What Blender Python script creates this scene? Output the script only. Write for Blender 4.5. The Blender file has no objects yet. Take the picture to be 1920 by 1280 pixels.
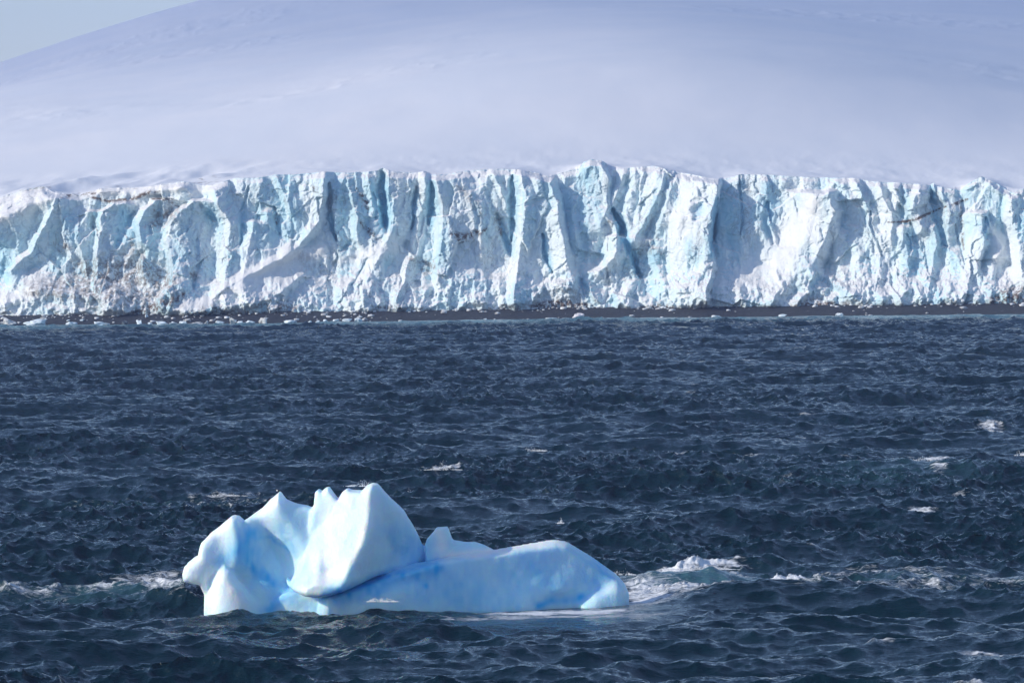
import bpy, math
import numpy as np
R = math.radians
F = 9134.0            # focal length in photo pixels (1920 wide)
CAM_H = 20.0
PITCH = math.atan(215.0 / F)

# ------------------------------------------------------------------ camera, light, exposure
sc = bpy.context.scene
cam_d = bpy.data.cameras.new('camera'); cam = bpy.data.objects.new('camera', cam_d)
sc.collection.objects.link(cam)
cam_d.sensor_width = 36.0; cam_d.lens = 36.0 * F / 1920.0
cam_d.clip_start = 1.0; cam_d.clip_end = 60000.0
ROLL = R(0.85)       # the photo's sea line drops towards the left
from mathutils import Matrix
cam.matrix_world = Matrix.Translation((0, 0, CAM_H)) @ Matrix.Rotation(R(90) - PITCH, 4, 'X') @ Matrix.Rotation(-ROLL, 4, 'Z')
sc.camera = cam

SUN_EL, SUN_IN_FRONT = 25.0, 22.0     # sun on the left, this far round towards the camera side
S = np.array([-math.cos(R(SUN_EL)) * math.cos(R(SUN_IN_FRONT)), -math.cos(R(SUN_EL)) * math.sin(R(SUN_IN_FRONT)), math.sin(R(SUN_EL))])
w = bpy.data.worlds.new('World'); sc.world = w; w.use_nodes = True
nt = w.node_tree; bg = nt.nodes['Background']
sky = nt.nodes.new('ShaderNodeTexSky'); sky.sky_type = 'NISHITA'; sky.sun_disc = False
sky.sun_elevation = R(SUN_EL); sky.sun_rotation = math.atan2(S[0], S[1])
sky.air_density = 1.0; sky.dust_density = 0.4; sky.ozone_density = 2.0
tint = nt.nodes.new('ShaderNodeMix'); tint.data_type = 'RGBA'; tint.blend_type = 'MULTIPLY'; tint.inputs[0].default_value = 1.0
tint.inputs[7].default_value = (0.93, 0.93, 1.02, 1)          # shifts the sky colour slightly towards blue
nt.links.new(sky.outputs[0], tint.inputs[6]); nt.links.new(tint.outputs[2], bg.inputs[0]); bg.inputs[1].default_value = 0.15
sl = bpy.data.lights.new('sun', 'SUN'); sl.energy = 3.4; sl.angle = R(0.5); sl.color = (1.0, 0.90, 0.77)
sun = bpy.data.objects.new('sun', sl); sc.collection.objects.link(sun)
from mathutils import Vector
sun.rotation_euler = Vector((-S[0], -S[1], -S[2])).to_track_quat('-Z', 'Y').to_euler()
sun.location = (-100, 200, 120)
sc.view_settings.view_transform = 'Standard'; sc.view_settings.look = 'None'
sc.view_settings.exposure = 0.26; sc.view_settings.gamma = 1.0
sc.cycles.use_denoising = True
sc.cycles.sample_clamp_direct = 5.0; sc.cycles.sample_clamp_indirect = 4.0; sc.cycles.max_bounces = 8; sc.cycles.volume_bounces = 1

# ------------------------------------------------------------------ helpers
def tag(o, label=None, cat=None, group=None, kind=None):
    for k, v in (('label', label), ('category', cat), ('group', group), ('kind', kind)):
        if v: o[k] = v
    return o

def link_mesh(name, V, Q, mat=None, parent=None, smooth=True, attrs=None):
    """V (n,3), Q (m,3 or 4) -> one mesh object"""
    V = np.asarray(V, dtype=np.float32); Q = np.asarray(Q, dtype=np.int32); n = Q.shape[1]
    me = bpy.data.meshes.new(name)
    me.vertices.add(len(V)); me.vertices.foreach_set('co', V.ravel())
    me.loops.add(Q.size); me.loops.foreach_set('vertex_index', Q.ravel())
    me.polygons.add(len(Q)); me.polygons.foreach_set('loop_start', np.arange(0, Q.size, n, dtype=np.int32))
    me.update(calc_edges=True); me.validate()
    if smooth: me.polygons.foreach_set('use_smooth', np.ones(len(me.polygons), dtype=bool))
    for k, a in (attrs or {}).items():
        at = me.attributes.new(k, 'FLOAT', 'POINT'); at.data.foreach_set('value', np.asarray(a, dtype=np.float32).ravel())
    if mat: me.materials.append(mat)
    o = bpy.data.objects.new(name, me); sc.collection.objects.link(o)
    if parent: o.parent = parent
    return o

def grid_quads(nr, nc):
    i = np.arange(nr * nc).reshape(nr, nc)
    return np.stack([i[:-1, :-1], i[:-1, 1:], i[1:, 1:], i[1:, :-1]], -1).reshape(-1, 4)

def _hash(*c, seed=0):
    h = np.full(c[0].shape, 374761393 + seed * 668265263, dtype=np.uint32)
    for k, v in enumerate(c):
        h ^= v.astype(np.int64).astype(np.uint32) * np.uint32((2654435761, 2246822519, 3266489917)[k])
        h = (h ^ (h >> np.uint32(15))) * np.uint32(2246822519)
    h ^= h >> np.uint32(13); h *= np.uint32(3266489917); h ^= h >> np.uint32(16)
    return h.astype(np.float32) / np.float32(4294967295.0)

def vnoise2(x, y, seed=0):
    xi = np.floor(x); yi = np.floor(y); fx = x - xi; fy = y - yi
    fx = fx * fx * fx * (fx * (fx * 6 - 15) + 10); fy = fy * fy * fy * (fy * (fy * 6 - 15) + 10)
    a = _hash(xi, yi, seed=seed); b = _hash(xi + 1, yi, seed=seed); c = _hash(xi, yi + 1, seed=seed); d = _hash(xi + 1, yi + 1, seed=seed)
    return ((a + (b - a) * fx) * (1 - fy) + (c + (d - c) * fx) * fy) * 2 - 1

def fbm2(x, y, o=4, seed=0, g=0.5):
    s = 0; a = 1.0; t = 0
    for k in range(o):
        s = s + a * vnoise2(x * 2 ** k + 17.3 * k, y * 2 ** k - 9.1 * k, seed + k); t += a; a *= g
    return s / t

def vnoise3(x, y, z, seed=0):
    xi = np.floor(x); yi = np.floor(y); zi = np.floor(z)
    fx, fy, fz = x - xi, y - yi, z - zi
    fx, fy, fz = (f * f * (3 - 2 * f) for f in (fx, fy, fz))
    r = 0
    for dx in (0, 1):
        for dy in (0, 1):
            for dz in (0, 1):
                wgt = (fx if dx else 1 - fx) * (fy if dy else 1 - fy) * (fz if dz else 1 - fz)
                r = r + wgt * _hash(xi + dx, yi + dy, zi + dz, seed=seed)
    return r * 2 - 1

def sstep(a, b, x):
    t = np.clip((x - a) / (b - a), 0, 1); return t * t * (3 - 2 * t)

def curve(pts, x):
    p = np.array(pts, dtype=float); return np.interp(x, p[:, 0], p[:, 1])

def smooth1(a, n):
    k = np.hanning(2 * n + 1); k /= k.sum(); return np.convolve(np.pad(a, n, mode='edge'), k, 'valid')

def seg_dist(x, y, pts):
    """distance to a polyline and the position along it (0..1)"""
    pts = np.array(pts, float); best = np.full(x.shape, 1e9); tt = np.zeros(x.shape)
    L = np.hypot(*np.diff(pts, axis=0).T); cum = np.concatenate([[0], np.cumsum(L)]); tot = cum[-1]
    for k in range(len(pts) - 1):
        a, b = pts[k], pts[k + 1]; d = b - a
        t = np.clip(((x - a[0]) * d[0] + (y - a[1]) * d[1]) / (L[k] ** 2 + 1e-9), 0, 1)
        q = np.hypot(x - a[0] - t * d[0], y - a[1] - t * d[1]); m = q < best
        best = np.where(m, q, best); tt = np.where(m, (cum[k] + t * L[k]) / tot, tt)
    return best, tt

def poly_sd(x, y, pts):
    """signed distance to a closed polygon, negative inside"""
    p = np.array(pts, float); d = np.full(x.shape, 1e9); inside = np.zeros(x.shape, bool)
    for k in range(len(p)):
        a, b = p[k], p[(k + 1) % len(p)]; e = b - a
        t = np.clip(((x - a[0]) * e[0] + (y - a[1]) * e[1]) / (e @ e + 1e-9), 0, 1)
        d = np.minimum(d, np.hypot(x - a[0] - t * e[0], y - a[1] - t * e[1]))
        c = (a[1] > y) != (b[1] > y)
        xs = a[0] + (y - a[1]) * e[0] / (e[1] if abs(e[1]) > 1e-9 else 1e-9)
        inside ^= c & (x < xs)
    return np.where(inside, -d, d)

def unroll(px, py):
    a, b = px - 960.0, 640.0 - py; c, s = math.cos(ROLL), math.sin(ROLL)
    return 960.0 + a * c + b * s, 640.0 - (-a * s + b * c)

def at_px(px, py, Y):
    """world point at distance Y that the photo shows at (px, py)"""
    px, py = unroll(px, py)
    c, s = math.cos(PITCH), math.sin(PITCH)
    dv = 640.0 - py
    dy = F * c + dv * s; dz = -F * s + dv * c
    k = Y / dy
    return (px - 960.0) * k, Y, CAM_H + dz * k

def sea_px(px, py):
    """sea-level point seen at (px, py)"""
    px, py = unroll(px, py)
    c, s = math.cos(PITCH), math.sin(PITCH); dv = 640.0 - py
    dy = F * c + dv * s; dz = -F * s + dv * c
    k = -CAM_H / dz
    return (px - 960.0) * k, dy * k

# ------------------------------------------------------------------ materials
class MT:
    def __init__(s, name):
        s.m = bpy.data.materials.new(name); s.m.use_nodes = True; s.t = s.m.node_tree
        s.b = s.t.nodes['Principled BSDF']; s.out = s.t.nodes['Material Output']
        s.co = s.t.nodes.new('ShaderNodeTexCoord').outputs['Object']
    def n(s, typ, **k):
        o = s.t.nodes.new(typ)
        for a, v in k.items(): setattr(o, a, v)
        return o
    def l(s, a, b): s.t.links.new(a, b)
    def map(s, scale, loc=(0, 0, 0), rot=(0, 0, 0)):
        m = s.n('ShaderNodeMapping'); m.inputs['Scale'].default_value = scale; m.inputs['Location'].default_value = loc
        m.inputs['Rotation'].default_value = rot; s.l(s.co, m.inputs[0]); return m.outputs[0]
    def noise(s, scale, detail=4, rough=0.55, vec=None, dist=0.0, kind='FBM'):
        o = s.n('ShaderNodeTexNoise'); o.inputs['Scale'].default_value = scale; o.inputs['Detail'].default_value = detail
        o.inputs['Roughness'].default_value = rough; o.inputs['Distortion'].default_value = dist
        s.l(vec if vec is not None else s.co, o.inputs['Vector']); return o.outputs['Fac']
    def attr(s, name):
        o = s.n('ShaderNodeAttribute', attribute_name=name); return o.outputs['Fac']
    def rng(s, v, a, b, c=0.0, d=1.0):
        o = s.n('ShaderNodeMapRange', interpolation_type='SMOOTHSTEP'); s.l(v, o.inputs[0])
        for k, q in zip((1, 2, 3, 4), (a, b, c, d)): o.inputs[k].default_value = q
        return o.outputs[0]
    def math(s, op, a, b=None):
        o = s.n('ShaderNodeMath', operation=op)
        for k, v in enumerate((a, b)):
            if v is None: continue
            if isinstance(v, (int, float)): o.inputs[k].default_value = v
            else: s.l(v, o.inputs[k])
        return o.outputs[0]
    def mix(s, f, a, b):
        o = s.n('ShaderNodeMix', data_type='RGBA')
        if isinstance(f, (int, float)): o.inputs[0].default_value = f
        else: s.l(f, o.inputs[0])
        for k, v in ((6, a), (7, b)):
            if isinstance(v, tuple): o.inputs[k].default_value = (*v, 1)
            else: s.l(v, o.inputs[k])
        return o.outputs[2]
    def bump(s, h, strength, dist, normal=None):
        o = s.n('ShaderNodeBump'); o.inputs['Strength'].default_value = strength; o.inputs['Distance'].default_value = dist
        s.l(h, o.inputs['Height'])
        if normal is not None: s.l(normal, o.inputs['Normal'])
        return o.outputs[0]
    def up(s):
        g = s.n('ShaderNodeNewGeometry'); x = s.n('ShaderNodeSeparateXYZ'); s.l(g.outputs['Normal'], x.inputs[0]); return x.outputs[2]
    def set(s, k, v):
        i = s.b.inputs[k]
        if isinstance(v, (int, float)): i.default_value = v
        elif isinstance(v, tuple): i.default_value = (*v, 1) if len(i.default_value) == 4 else v
        else: s.l(v, i)

def mat_cliff():
    m = MT('glacier_ice')
    tall = m.map((1.0, 0.6, 0.28))
    n1 = m.noise(0.16, 5, 0.6, tall, 0.6)
    n2 = m.noise(0.9, 5, 0.65, tall, 0.4)
    fine = m.noise(2.2, 6, 0.7)
    base = m.mix(m.rng(n1, 0.40, 0.68), (0.72, 0.81, 0.85), (0.50, 0.72, 0.81))
    base = m.mix(m.attr('blue'), base, (0.30, 0.60, 0.76))
    base = m.mix(m.rng(n2, 0.55, 0.8, 0, 0.55), base, (0.78, 0.80, 0.79))
    snow = m.math('MAXIMUM', m.rng(m.up(), 0.50, 0.85), m.attr('snow'))
    base = m.mix(snow, base, (0.82, 0.83, 0.84))
    # thin dirt seams and rubble grime
    vein = m.noise(0.35, 6, 0.62, m.map((1.0, 1.0, 0.55)), 1.2)
    ridge = m.math('ABSOLUTE', m.math('SUBTRACT', vein, 0.5))
    seam = m.math('MULTIPLY', m.rng(ridge, 0.030, 0.004), m.rng(m.noise(0.09, 3), 0.50, 0.62, 0, 0.55))
    blotch = m.noise(0.9, 6, 0.72)
    grime = m.math('MAXIMUM', m.math('MULTIPLY', m.attr('dirt'), m.rng(blotch, 0.42, 0.58)), m.math('MULTIPLY', m.rng(m.attr('dirt'), 0.8, 2.0), m.rng(blotch, 0.38, 0.54)))
    base = m.mix(seam, base, (0.28, 0.30, 0.32))
    base = m.mix(grime, base, (0.15, 0.115, 0.095))
    m.set('Base Color', base); m.set('Roughness', 0.62); m.set('Specular IOR Level', 0.25)
    h = m.math('ADD', m.noise(0.8, 6, 0.65, m.map((1, 1, 0.6))), m.math('MULTIPLY', m.noise(2.5, 5, 0.7), 0.4))
    m.set('Normal', m.bump(h, 0.7, 0.55))
    return m.m

def mat_snow():
    m = MT('snow')
    streak = m.noise(0.02, 6, 0.6, m.map((1, 0.35, 1), rot=(0, 0, R(14))))
    dust = m.math('MULTIPLY', m.attr('dirt'), m.rng(m.noise(0.6, 6, 0.7), 0.50, 0.66))
    c = m.mix(m.rng(streak, 0.35, 0.7), (0.77, 0.80, 0.84), (0.83, 0.84, 0.86))
    c = m.mix(dust, c, (0.25, 0.23, 0.22))
    m.set('Base Color', c); m.set('Roughness', 0.75); m.set('Specular IOR Level', 0.15)
    h = m.math('ADD', m.noise(0.05, 7, 0.62, m.map((0.6, 0.12, 1), rot=(0, 0, R(12)))), m.math('MULTIPLY', m.noise(0.012, 5, 0.6, m.map((1, 0.25, 1), rot=(0, 0, R(-8)))), 2.0))
    m.set('Normal', m.bump(h, 0.13, 2.0))
    return m.m

def mat_water():
    m = MT('sea_water')
    foam = m.attr('foam'); sh = m.attr('shallow')
    c = m.mix(sh, (0.001, 0.014, 0.022), (0.15, 0.31, 0.38))
    c = m.mix(m.attr('aerated'), c, (0.055, 0.155, 0.19))
    lace = m.noise(1.5, 8, 0.74, m.map((0.42, 1.0, 1)), 1.2)
    f1 = m.math('ADD', foam, m.math('MULTIPLY', m.math('SUBTRACT', lace, 0.5), 3.2))
    ff = m.rng(f1, 0.34, 1.15)
    ff = m.math('MULTIPLY', ff, m.rng(foam, 0.02, 0.15))
    c = m.mix(ff, c, (0.72, 0.76, 0.80))
    m.set('Base Color', c); m.set('IOR', 1.33)
    r = m.n('ShaderNodeMix', data_type='FLOAT'); m.l(ff, r.inputs[0]); r.inputs[2].default_value = 0.06; r.inputs[3].default_value = 0.8
    m.set('Roughness', r.outputs[0])
    a = m.noise(1.2, 6, 0.62, m.map((0.55, 1, 1), rot=(0, 0, R(10))), 0.3)
    b = m.noise(5.0, 4, 0.6, m.map((0.6, 1, 1), rot=(0, 0, R(-16))), 0.3)
    far = m.attr('far')
    h = m.math('ADD', m.math('MULTIPLY', a, m.math('ADD', m.math('MULTIPLY', far, 0.9), 0.16)), m.math('MULTIPLY', b, 0.06))
    m.set('Normal', m.bump(h, 1.0, 0.9))
    return m.m

def mat_berg():
    m = MT('iceberg_ice')
    n1 = m.noise(0.35, 5, 0.55, None, 0.5)
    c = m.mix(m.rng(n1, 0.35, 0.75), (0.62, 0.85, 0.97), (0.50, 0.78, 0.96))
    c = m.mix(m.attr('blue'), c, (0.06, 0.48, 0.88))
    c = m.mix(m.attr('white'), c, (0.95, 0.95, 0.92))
    m.set('Base Color', c); m.set('Roughness', 0.42); m.set('IOR', 1.31); m.set('Specular IOR Level', 0.35)
    m.b.subsurface_method = 'RANDOM_WALK'
    m.set('Subsurface Weight', 0.75); m.set('Subsurface Radius', (0.10, 0.40, 0.85)); m.set('Subsurface Scale', 0.8)
    vo = m.n('ShaderNodeTexVoronoi', feature='SMOOTH_F1'); vo.inputs['Scale'].default_value = 2.2; vo.inputs['Smoothness'].default_value = 0.6
    wv = m.n('ShaderNodeMix', data_type='VECTOR'); wv.inputs[0].default_value = 0.25; m.l(m.map((1, 1, 0.7)), wv.inputs[4])
    nn = m.n('ShaderNodeTexNoise'); nn.inputs['Scale'].default_value = 1.3; m.l(m.co, nn.inputs['Vector']); m.l(nn.outputs['Color'], wv.inputs[5]); m.l(wv.outputs[1], vo.inputs['Vector'])
    h = m.math('ADD', m.math('ADD', m.noise(1.2, 6, 0.65), m.math('MULTIPLY', m.noise(5, 5, 0.65, m.map((1, 1, 0.25))), 0.25)), m.math('MULTIPLY', vo.outputs['Distance'], 0.45))
    m.set('Normal', m.bump(h, 0.5, 0.22))
    return m.m

def mat_simple(name, c1, c2, scale, rough=0.8, bump=0.3, bd=0.1, spec=0.3):
    m = MT(name); n = m.noise(scale, 6, 0.65)
    m.set('Base Color', m.mix(m.rng(n, 0.38, 0.62), c1, c2)); m.set('Roughness', rough); m.set('Specular IOR Level', spec)
    m.set('Normal', m.bump(n, bump, bd)); return m.m

M_CLIFF, M_SNOW, M_WATER, M_BERG = mat_cliff(), mat_snow(), mat_water(), mat_berg()

# ------------------------------------------------------------------ coast curves (in photo pixels, turned into metres)
SHORE = [(-700, 616), (0, 611), (300, 608), (480, 606), (800, 601), (1100, 597), (1500, 593), (1920, 589), (2700, 584)]
def shore_Y(px): return sea_px(px, curve(SHORE, px))[1]
TOP = [(-170, 392), (0, 371), (40, 357), (80, 349), (105, 362), (150, 366), (190, 353), (262, 352), (305, 346), (345, 340), (380, 348), (400, 347),
       (440, 334), (480, 334), (515, 328), (560, 327), (606, 322), (650, 324), (690, 322), (708, 320), (716, 314), (722, 316), (732, 322), (780, 324), (795, 321), (799, 321),
       (806, 328), (830, 328), (870, 321), (925, 317), (970, 318), (1000, 323), (1030, 332), (1050, 325), (1075, 318), (1084, 317), (1095, 303),
       (1110, 299), (1128, 301), (1137, 306), (1141, 317), (1155, 319), (1180, 315), (1225, 311), (1265, 322), (1300, 328), (1340, 336), (1355, 336), (1390, 327),
       (1440, 328), (1520, 333), (1600, 334), (1640, 341), (1690, 343), (1742, 348), (1750, 343), (1756, 350), (1800, 357), (1815, 345), (1840, 330), (1870, 345),
       (1895, 361), (1920, 354), (2090, 352)]
BASE = [(-170, 586), (0, 588), (200, 591), (300, 594), (420, 592), (480, 590), (640, 589), (800, 586), (900, 581), (960, 578), (1010, 572), (1060, 567), (1100, 575), (1180, 582),
        (1290, 583), (1330, 574), (1400, 578), (1500, 576), (1600, 568), (1660, 573), (1720, 575), (1770, 568), (1820, 575), (1870, 568), (1920, 566), (2090, 566)]

# ridges of the ice front: crest polyline, width of the sunlit (left) side, width of the other side, height in metres
RIDGES = [
 ([(-60, 430), (0, 412), (50, 385), (100, 372)], 26, 60, 3.5), ([(108, 372), (92, 420), (66, 468), (22, 508)], 16, 34, 4.5),
 ([(112, 385), (124, 415), (121, 440), (132, 470)], 10, 26, 2.6), ([(168, 398), (152, 425), (150, 455), (160, 490)], 12, 24, 3.2),
 ([(214, 384), (193, 396), (191, 440), (184, 500), (180, 530)], 11, 40, 4.2), ([(235, 430), (220, 470), (205, 520)], 12, 18, 2.2),
 ([(292, 376), (270, 392), (264, 420), (268, 450), (284, 470), (270, 500)], 13, 45, 4.0), ([(250, 470), (236, 500), (240, 540)], 10, 14, 1.8),
 ([(362, 378), (340, 396), (322, 420), (316, 450), (328, 500), (330, 530), (300, 560)], 14, 70, 4.6), ([(352, 345), (330, 352), (345, 362)], 14, 20, 1.6),
 ([(402, 358), (414, 385), (432, 420), (428, 470), (424, 540)], 20, 32, 3.6), ([(440, 340), (452, 380), (455, 430)], 8, 18, 1.4), ([(478, 420), (465, 480), (455, 540)], 22, 30, 3.2),
 ([(516, 330), (528, 362), (545, 385), (552, 420)], 12, 28, 2.6), ([(500, 400), (488, 440), (484, 500)], 14, 20, 2.2),
 ([(570, 350), (580, 380), (575, 420)], 14, 20, 1.6),
 ([(612, 325), (606, 370), (600, 410), (575, 445), (540, 480), (480, 510), (420, 545)], 26, 14, 4.6), ([(645, 330), (632, 375), (628, 420), (634, 470)], 13, 14, 3.4),
 ([(652, 345), (664, 380), (672, 412), (668, 440)], 12, 20, 3.0), ([(690, 340), (700, 362), (708, 395), (700, 440)], 12, 14, 3.2),
 ([(730, 325), (730, 370), (727, 430)], 9, 55, 3.6), ([(752, 340), (745, 390), (752, 430)], 18, 22, 1.2),
 ([(794, 328), (796, 365), (786, 415), (772, 470), (760, 530), (745, 560)], 12, 18, 4.2), ([(728, 430), (718, 470), (690, 520), (680, 560)], 22, 26, 3.0),
 ([(816, 336), (822, 362), (832, 385), (834, 425), (828, 460), (822, 520)], 12, 90, 4.8), ([(880, 350), (892, 380), (905, 420), (900, 470)], 30, 26, 2.2),
 ([(850, 430), (842, 480), (850, 530)], 12, 16, 1.8), ([(868, 470), (878, 520), (890, 550)], 22, 20, 1.8),
 ([(926, 320), (938, 350), (952, 385)], 8, 12, 2.6), ([(975, 322), (986, 365), (985, 400), (976, 440), (972, 495), (965, 560)], 15, 40, 4.8),
 ([(1030, 335), (1042, 375), (1050, 430), (1060, 490), (1075, 520)], 55, 14, 5.2), ([(1000, 370), (1008, 420), (1012, 470)], 16, 10, 1.8),
 ([(1078, 375), (1072, 420), (1078, 480)], 10, 14, 2.0), ([(1128, 310), (1138, 340), (1136, 390), (1125, 420)], 40, 10, 3.2),
 ([(1142, 318), (1146, 345), (1141, 372)], 5, 10, 2.6), ([(1168, 322), (1160, 350), (1146, 385)], 12, 12, 3.4),
 ([(1190, 322), (1184, 355), (1172, 395), (1180, 440)], 9, 20, 3.4), ([(1246, 318), (1236, 360), (1216, 400), (1190, 445), (1182, 480)], 28, 16, 4.4),
 ([(1128, 392), (1140, 412), (1162, 440), (1158, 470)], 20, 10, 4.6), ([(1162, 446), (1150, 480), (1120, 510)], 26, 44, 5.0), ([(1110, 455), (1100, 490), (1094, 520)], 10, 18, 2.2),
 ([(1346, 342), (1342, 370), (1332, 410), (1326, 455), (1332, 505), (1320, 545)], 85, 10, 6.8), ([(1268, 330), (1250, 375), (1230, 430), (1228, 470)], 16, 60, 2.4),
 ([(1322, 350), (1318, 380), (1312, 410)], 10, 16, 1.8), ([(1215, 450), (1230, 500), (1255, 550)], 26, 20, 3.0), ([(1288, 540), (1298, 578)], 24, 16, 2.4),
 ([(1386, 330), (1390, 370), (1392, 410), (1388, 450)], 20, 8, 1.7), ([(1436, 345), (1438, 390), (1432, 430)], 26, 10, 2.0),
 ([(1545, 362), (1556, 395), (1548, 440), (1520, 500)], 70, 26, 5.6), ([(1600, 340), (1616, 372), (1634, 410), (1640, 440)], 16, 14, 3.8), ([(1582, 350), (1596, 385), (1624, 425)], 20, 16, 2.4),
 ([(1650, 345), (1652, 372), (1672, 398), (1668, 440)], 24, 12, 3.4), ([(1672, 350), (1680, 380), (1680, 400)], 10, 14, 2.2),
 ([(1722, 350), (1708, 375), (1706, 400), (1722, 420)], 10, 36, 3.4), ([(1766, 352), (1767, 375), (1778, 400), (1776, 450), (1784, 500)], 8, 26, 3.4),
 ([(1842, 400), (1846, 430), (1842, 465), (1830, 500)], 44, 10, 3.6), ([(1748, 425), (1758, 450), (1748, 500), (1736, 545)], 22, 14, 3.0),
 ([(1690, 430), (1702, 470), (1700, 520), (1690, 560)], 20, 18, 3.4), ([(1785, 470), (1802, 505), (1822, 560)], 18, 18, 3.2), ([(1722, 410), (1738, 440), (1770, 470)], 10, 12, 2.2),
 ([(1608, 430), (1606, 470), (1615, 510)], 18, 20, 2.0), ([(1646, 440), (1652, 480), (1640, 520)], 18, 16, 2.2), ([(1574, 440), (1570, 480), (1580, 520)], 16, 18, 1.8),
 ([(1896, 376), (1896, 410), (1906, 450), (1912, 500)], 14, 60, 4.6), ([(1838, 335), (1856, 350), (1890, 372)], 12, 20, 1.8), ([(1872, 480), (1862, 520), (1870, 560)], 20, 16, 2.6),
 ([(1960, 360), (1970, 430), (1990, 520)], 20, 40, 4.0), ([(2030, 360), (2040, 430), (2030, 520)], 20, 40, 4.0), ([(-90, 440), (-100, 500), (-80, 560)], 25, 40, 3.5),
 # ribs of the broken foot
 ([(560, 520), (530, 545), (500, 560), (420, 575), (330, 592)], 30, 16, 3.2), ([(655, 530), (650, 560), (655, 585)], 22, 16, 2.2), ([(700, 520), (712, 560), (716, 582)], 16, 14, 2.2),
 ([(600, 540), (596, 570), (600, 588)], 18, 16, 1.8), ([(760, 520), (748, 550), (742, 580)], 16, 14, 2.4), ([(800, 540), (790, 565), (785, 585)], 14, 16, 1.8), ([(890, 545), (868, 570), (850, 586)], 12, 10, 2.0),
 ([(935, 525), (940, 550), (950, 574)], 14, 10, 2.4), ([(1020, 530), (1005, 552), (992, 575)], 12, 12, 2.6), ([(1046, 535), (1050, 555), (1044, 570)], 14, 12, 2.0), ([(1098, 530), (1112, 555), (1130, 578)], 12, 16, 2.8),
 ([(1186, 530), (1170, 560), (1180, 582)], 18, 18, 2.4), ([(1232, 545), (1222, 570), (1226, 585)], 14, 16, 2.2), ([(1400, 550), (1390, 565), (1404, 580)], 14, 12, 1.8), ([(1450, 505), (1462, 540), (1440, 570)], 22, 16, 3.2),
 ([(1500, 520), (1516, 545), (1492, 570)], 18, 14, 2.8), ([(1560, 520), (1590, 545), (1616, 570)], 18, 14, 2.8), ([(1640, 540), (1652, 560), (1656, 574)], 12, 12, 2.0), ([(1712, 530), (1722, 555), (1706, 576)], 14, 12, 3.0),
 ([(1780, 530), (1776, 560), (1784, 574)], 12, 16, 2.0),
 ([(60, 535), (120, 545), (200, 560)], 40, 30, 2.6), ([(210, 545), (206, 570), (204, 590)], 16, 40, 3.0), ([(30, 560), (0, 575)], 30, 20, 2.2),
]
CREVICES = [  # polyline, half width px, depth m
 ([(618, 345), (619, 390), (622, 430), (628, 448)], 4, 4.5), ([(717, 318), (717, 350), (720, 400), (722, 432)], 8, 5.5), ([(781, 350), (777, 390), (770, 430)], 4, 3.0),
 ([(808, 340), (808, 380), (806, 420)], 6, 3.5), ([(700, 360), (706, 385), (704, 410)], 4, 2.2), ([(932, 400), (942, 430), (958, 478)], 5, 3.5), ([(962, 330), (962, 400), (958, 450)], 6, 3.5),
 ([(1017, 438), (1019, 470), (1033, 512)], 4, 3.0), ([(1148, 392), (1164, 428), (1182, 474), (1198, 520)], 7, 5.5), ([(1344, 372), (1336, 420), (1332, 470)], 6, 5.0),
 ([(1388, 332), (1391, 372), (1393, 400), (1390, 440)], 3, 2.5), ([(1438, 380), (1436, 430), (1446, 455)], 7, 3.0), ([(1748, 345), (1749, 380), (1760, 410), (1775, 460)], 6, 3.5),
 ([(1630, 395), (1640, 440), (1655, 480)], 3, 2.5), ([(1845, 408), (1848, 450)], 6, 3.5), ([(1688, 350), (1692, 380), (1690, 410)], 7, 2.6), ([(466, 350), (454, 400), (452, 460)], 4, 2.2),
 ([(378, 385), (392, 400), (402, 412)], 7, 2.0), ([(250, 400), (225, 440), (218, 460)], 8, 2.6), ([(512, 390), (520, 420), (524, 440)], 4, 2.0), ([(572, 400), (576, 425)], 6, 1.6),
 ([(1312, 385), (1306, 405), (1300, 412)], 9, 2.6), ([(1297, 378), (1312, 376)], 5, 1.6), ([(1705, 420), (1722, 455)], 5, 2.6), ([(1700, 440), (1712, 490), (1704, 530)], 16, 2.2), ([(372, 450), (370, 500), (362, 540)], 5, 1.5),
 ([(175, 405), (174, 425)], 4, 2.5), ([(1790, 420), (1800, 455), (1806, 490)], 2.5, 1.5), ([(1330, 500), (1310, 530)], 8, 2.0),
 ([(975, 520), (985, 545), (990, 560)], 22, 2.4), ([(1040, 520), (1070, 515), (1095, 540)], 12, 2.0), ([(715, 545), (722, 575)], 8, 1.8), ([(870, 540), (905, 545), (915, 560)], 14, 2.0),
 ([(1540, 520), (1545, 560)], 20, 2.2), ([(1660, 500), (1665, 550)], 10, 1.8), ([(760, 450), (772, 480)], 7, 1.5), ([(640, 470), (655, 450), (670, 465)], 6, 1.6), ([(1140, 560), (1150, 575)], 8, 1.5)]
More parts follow.
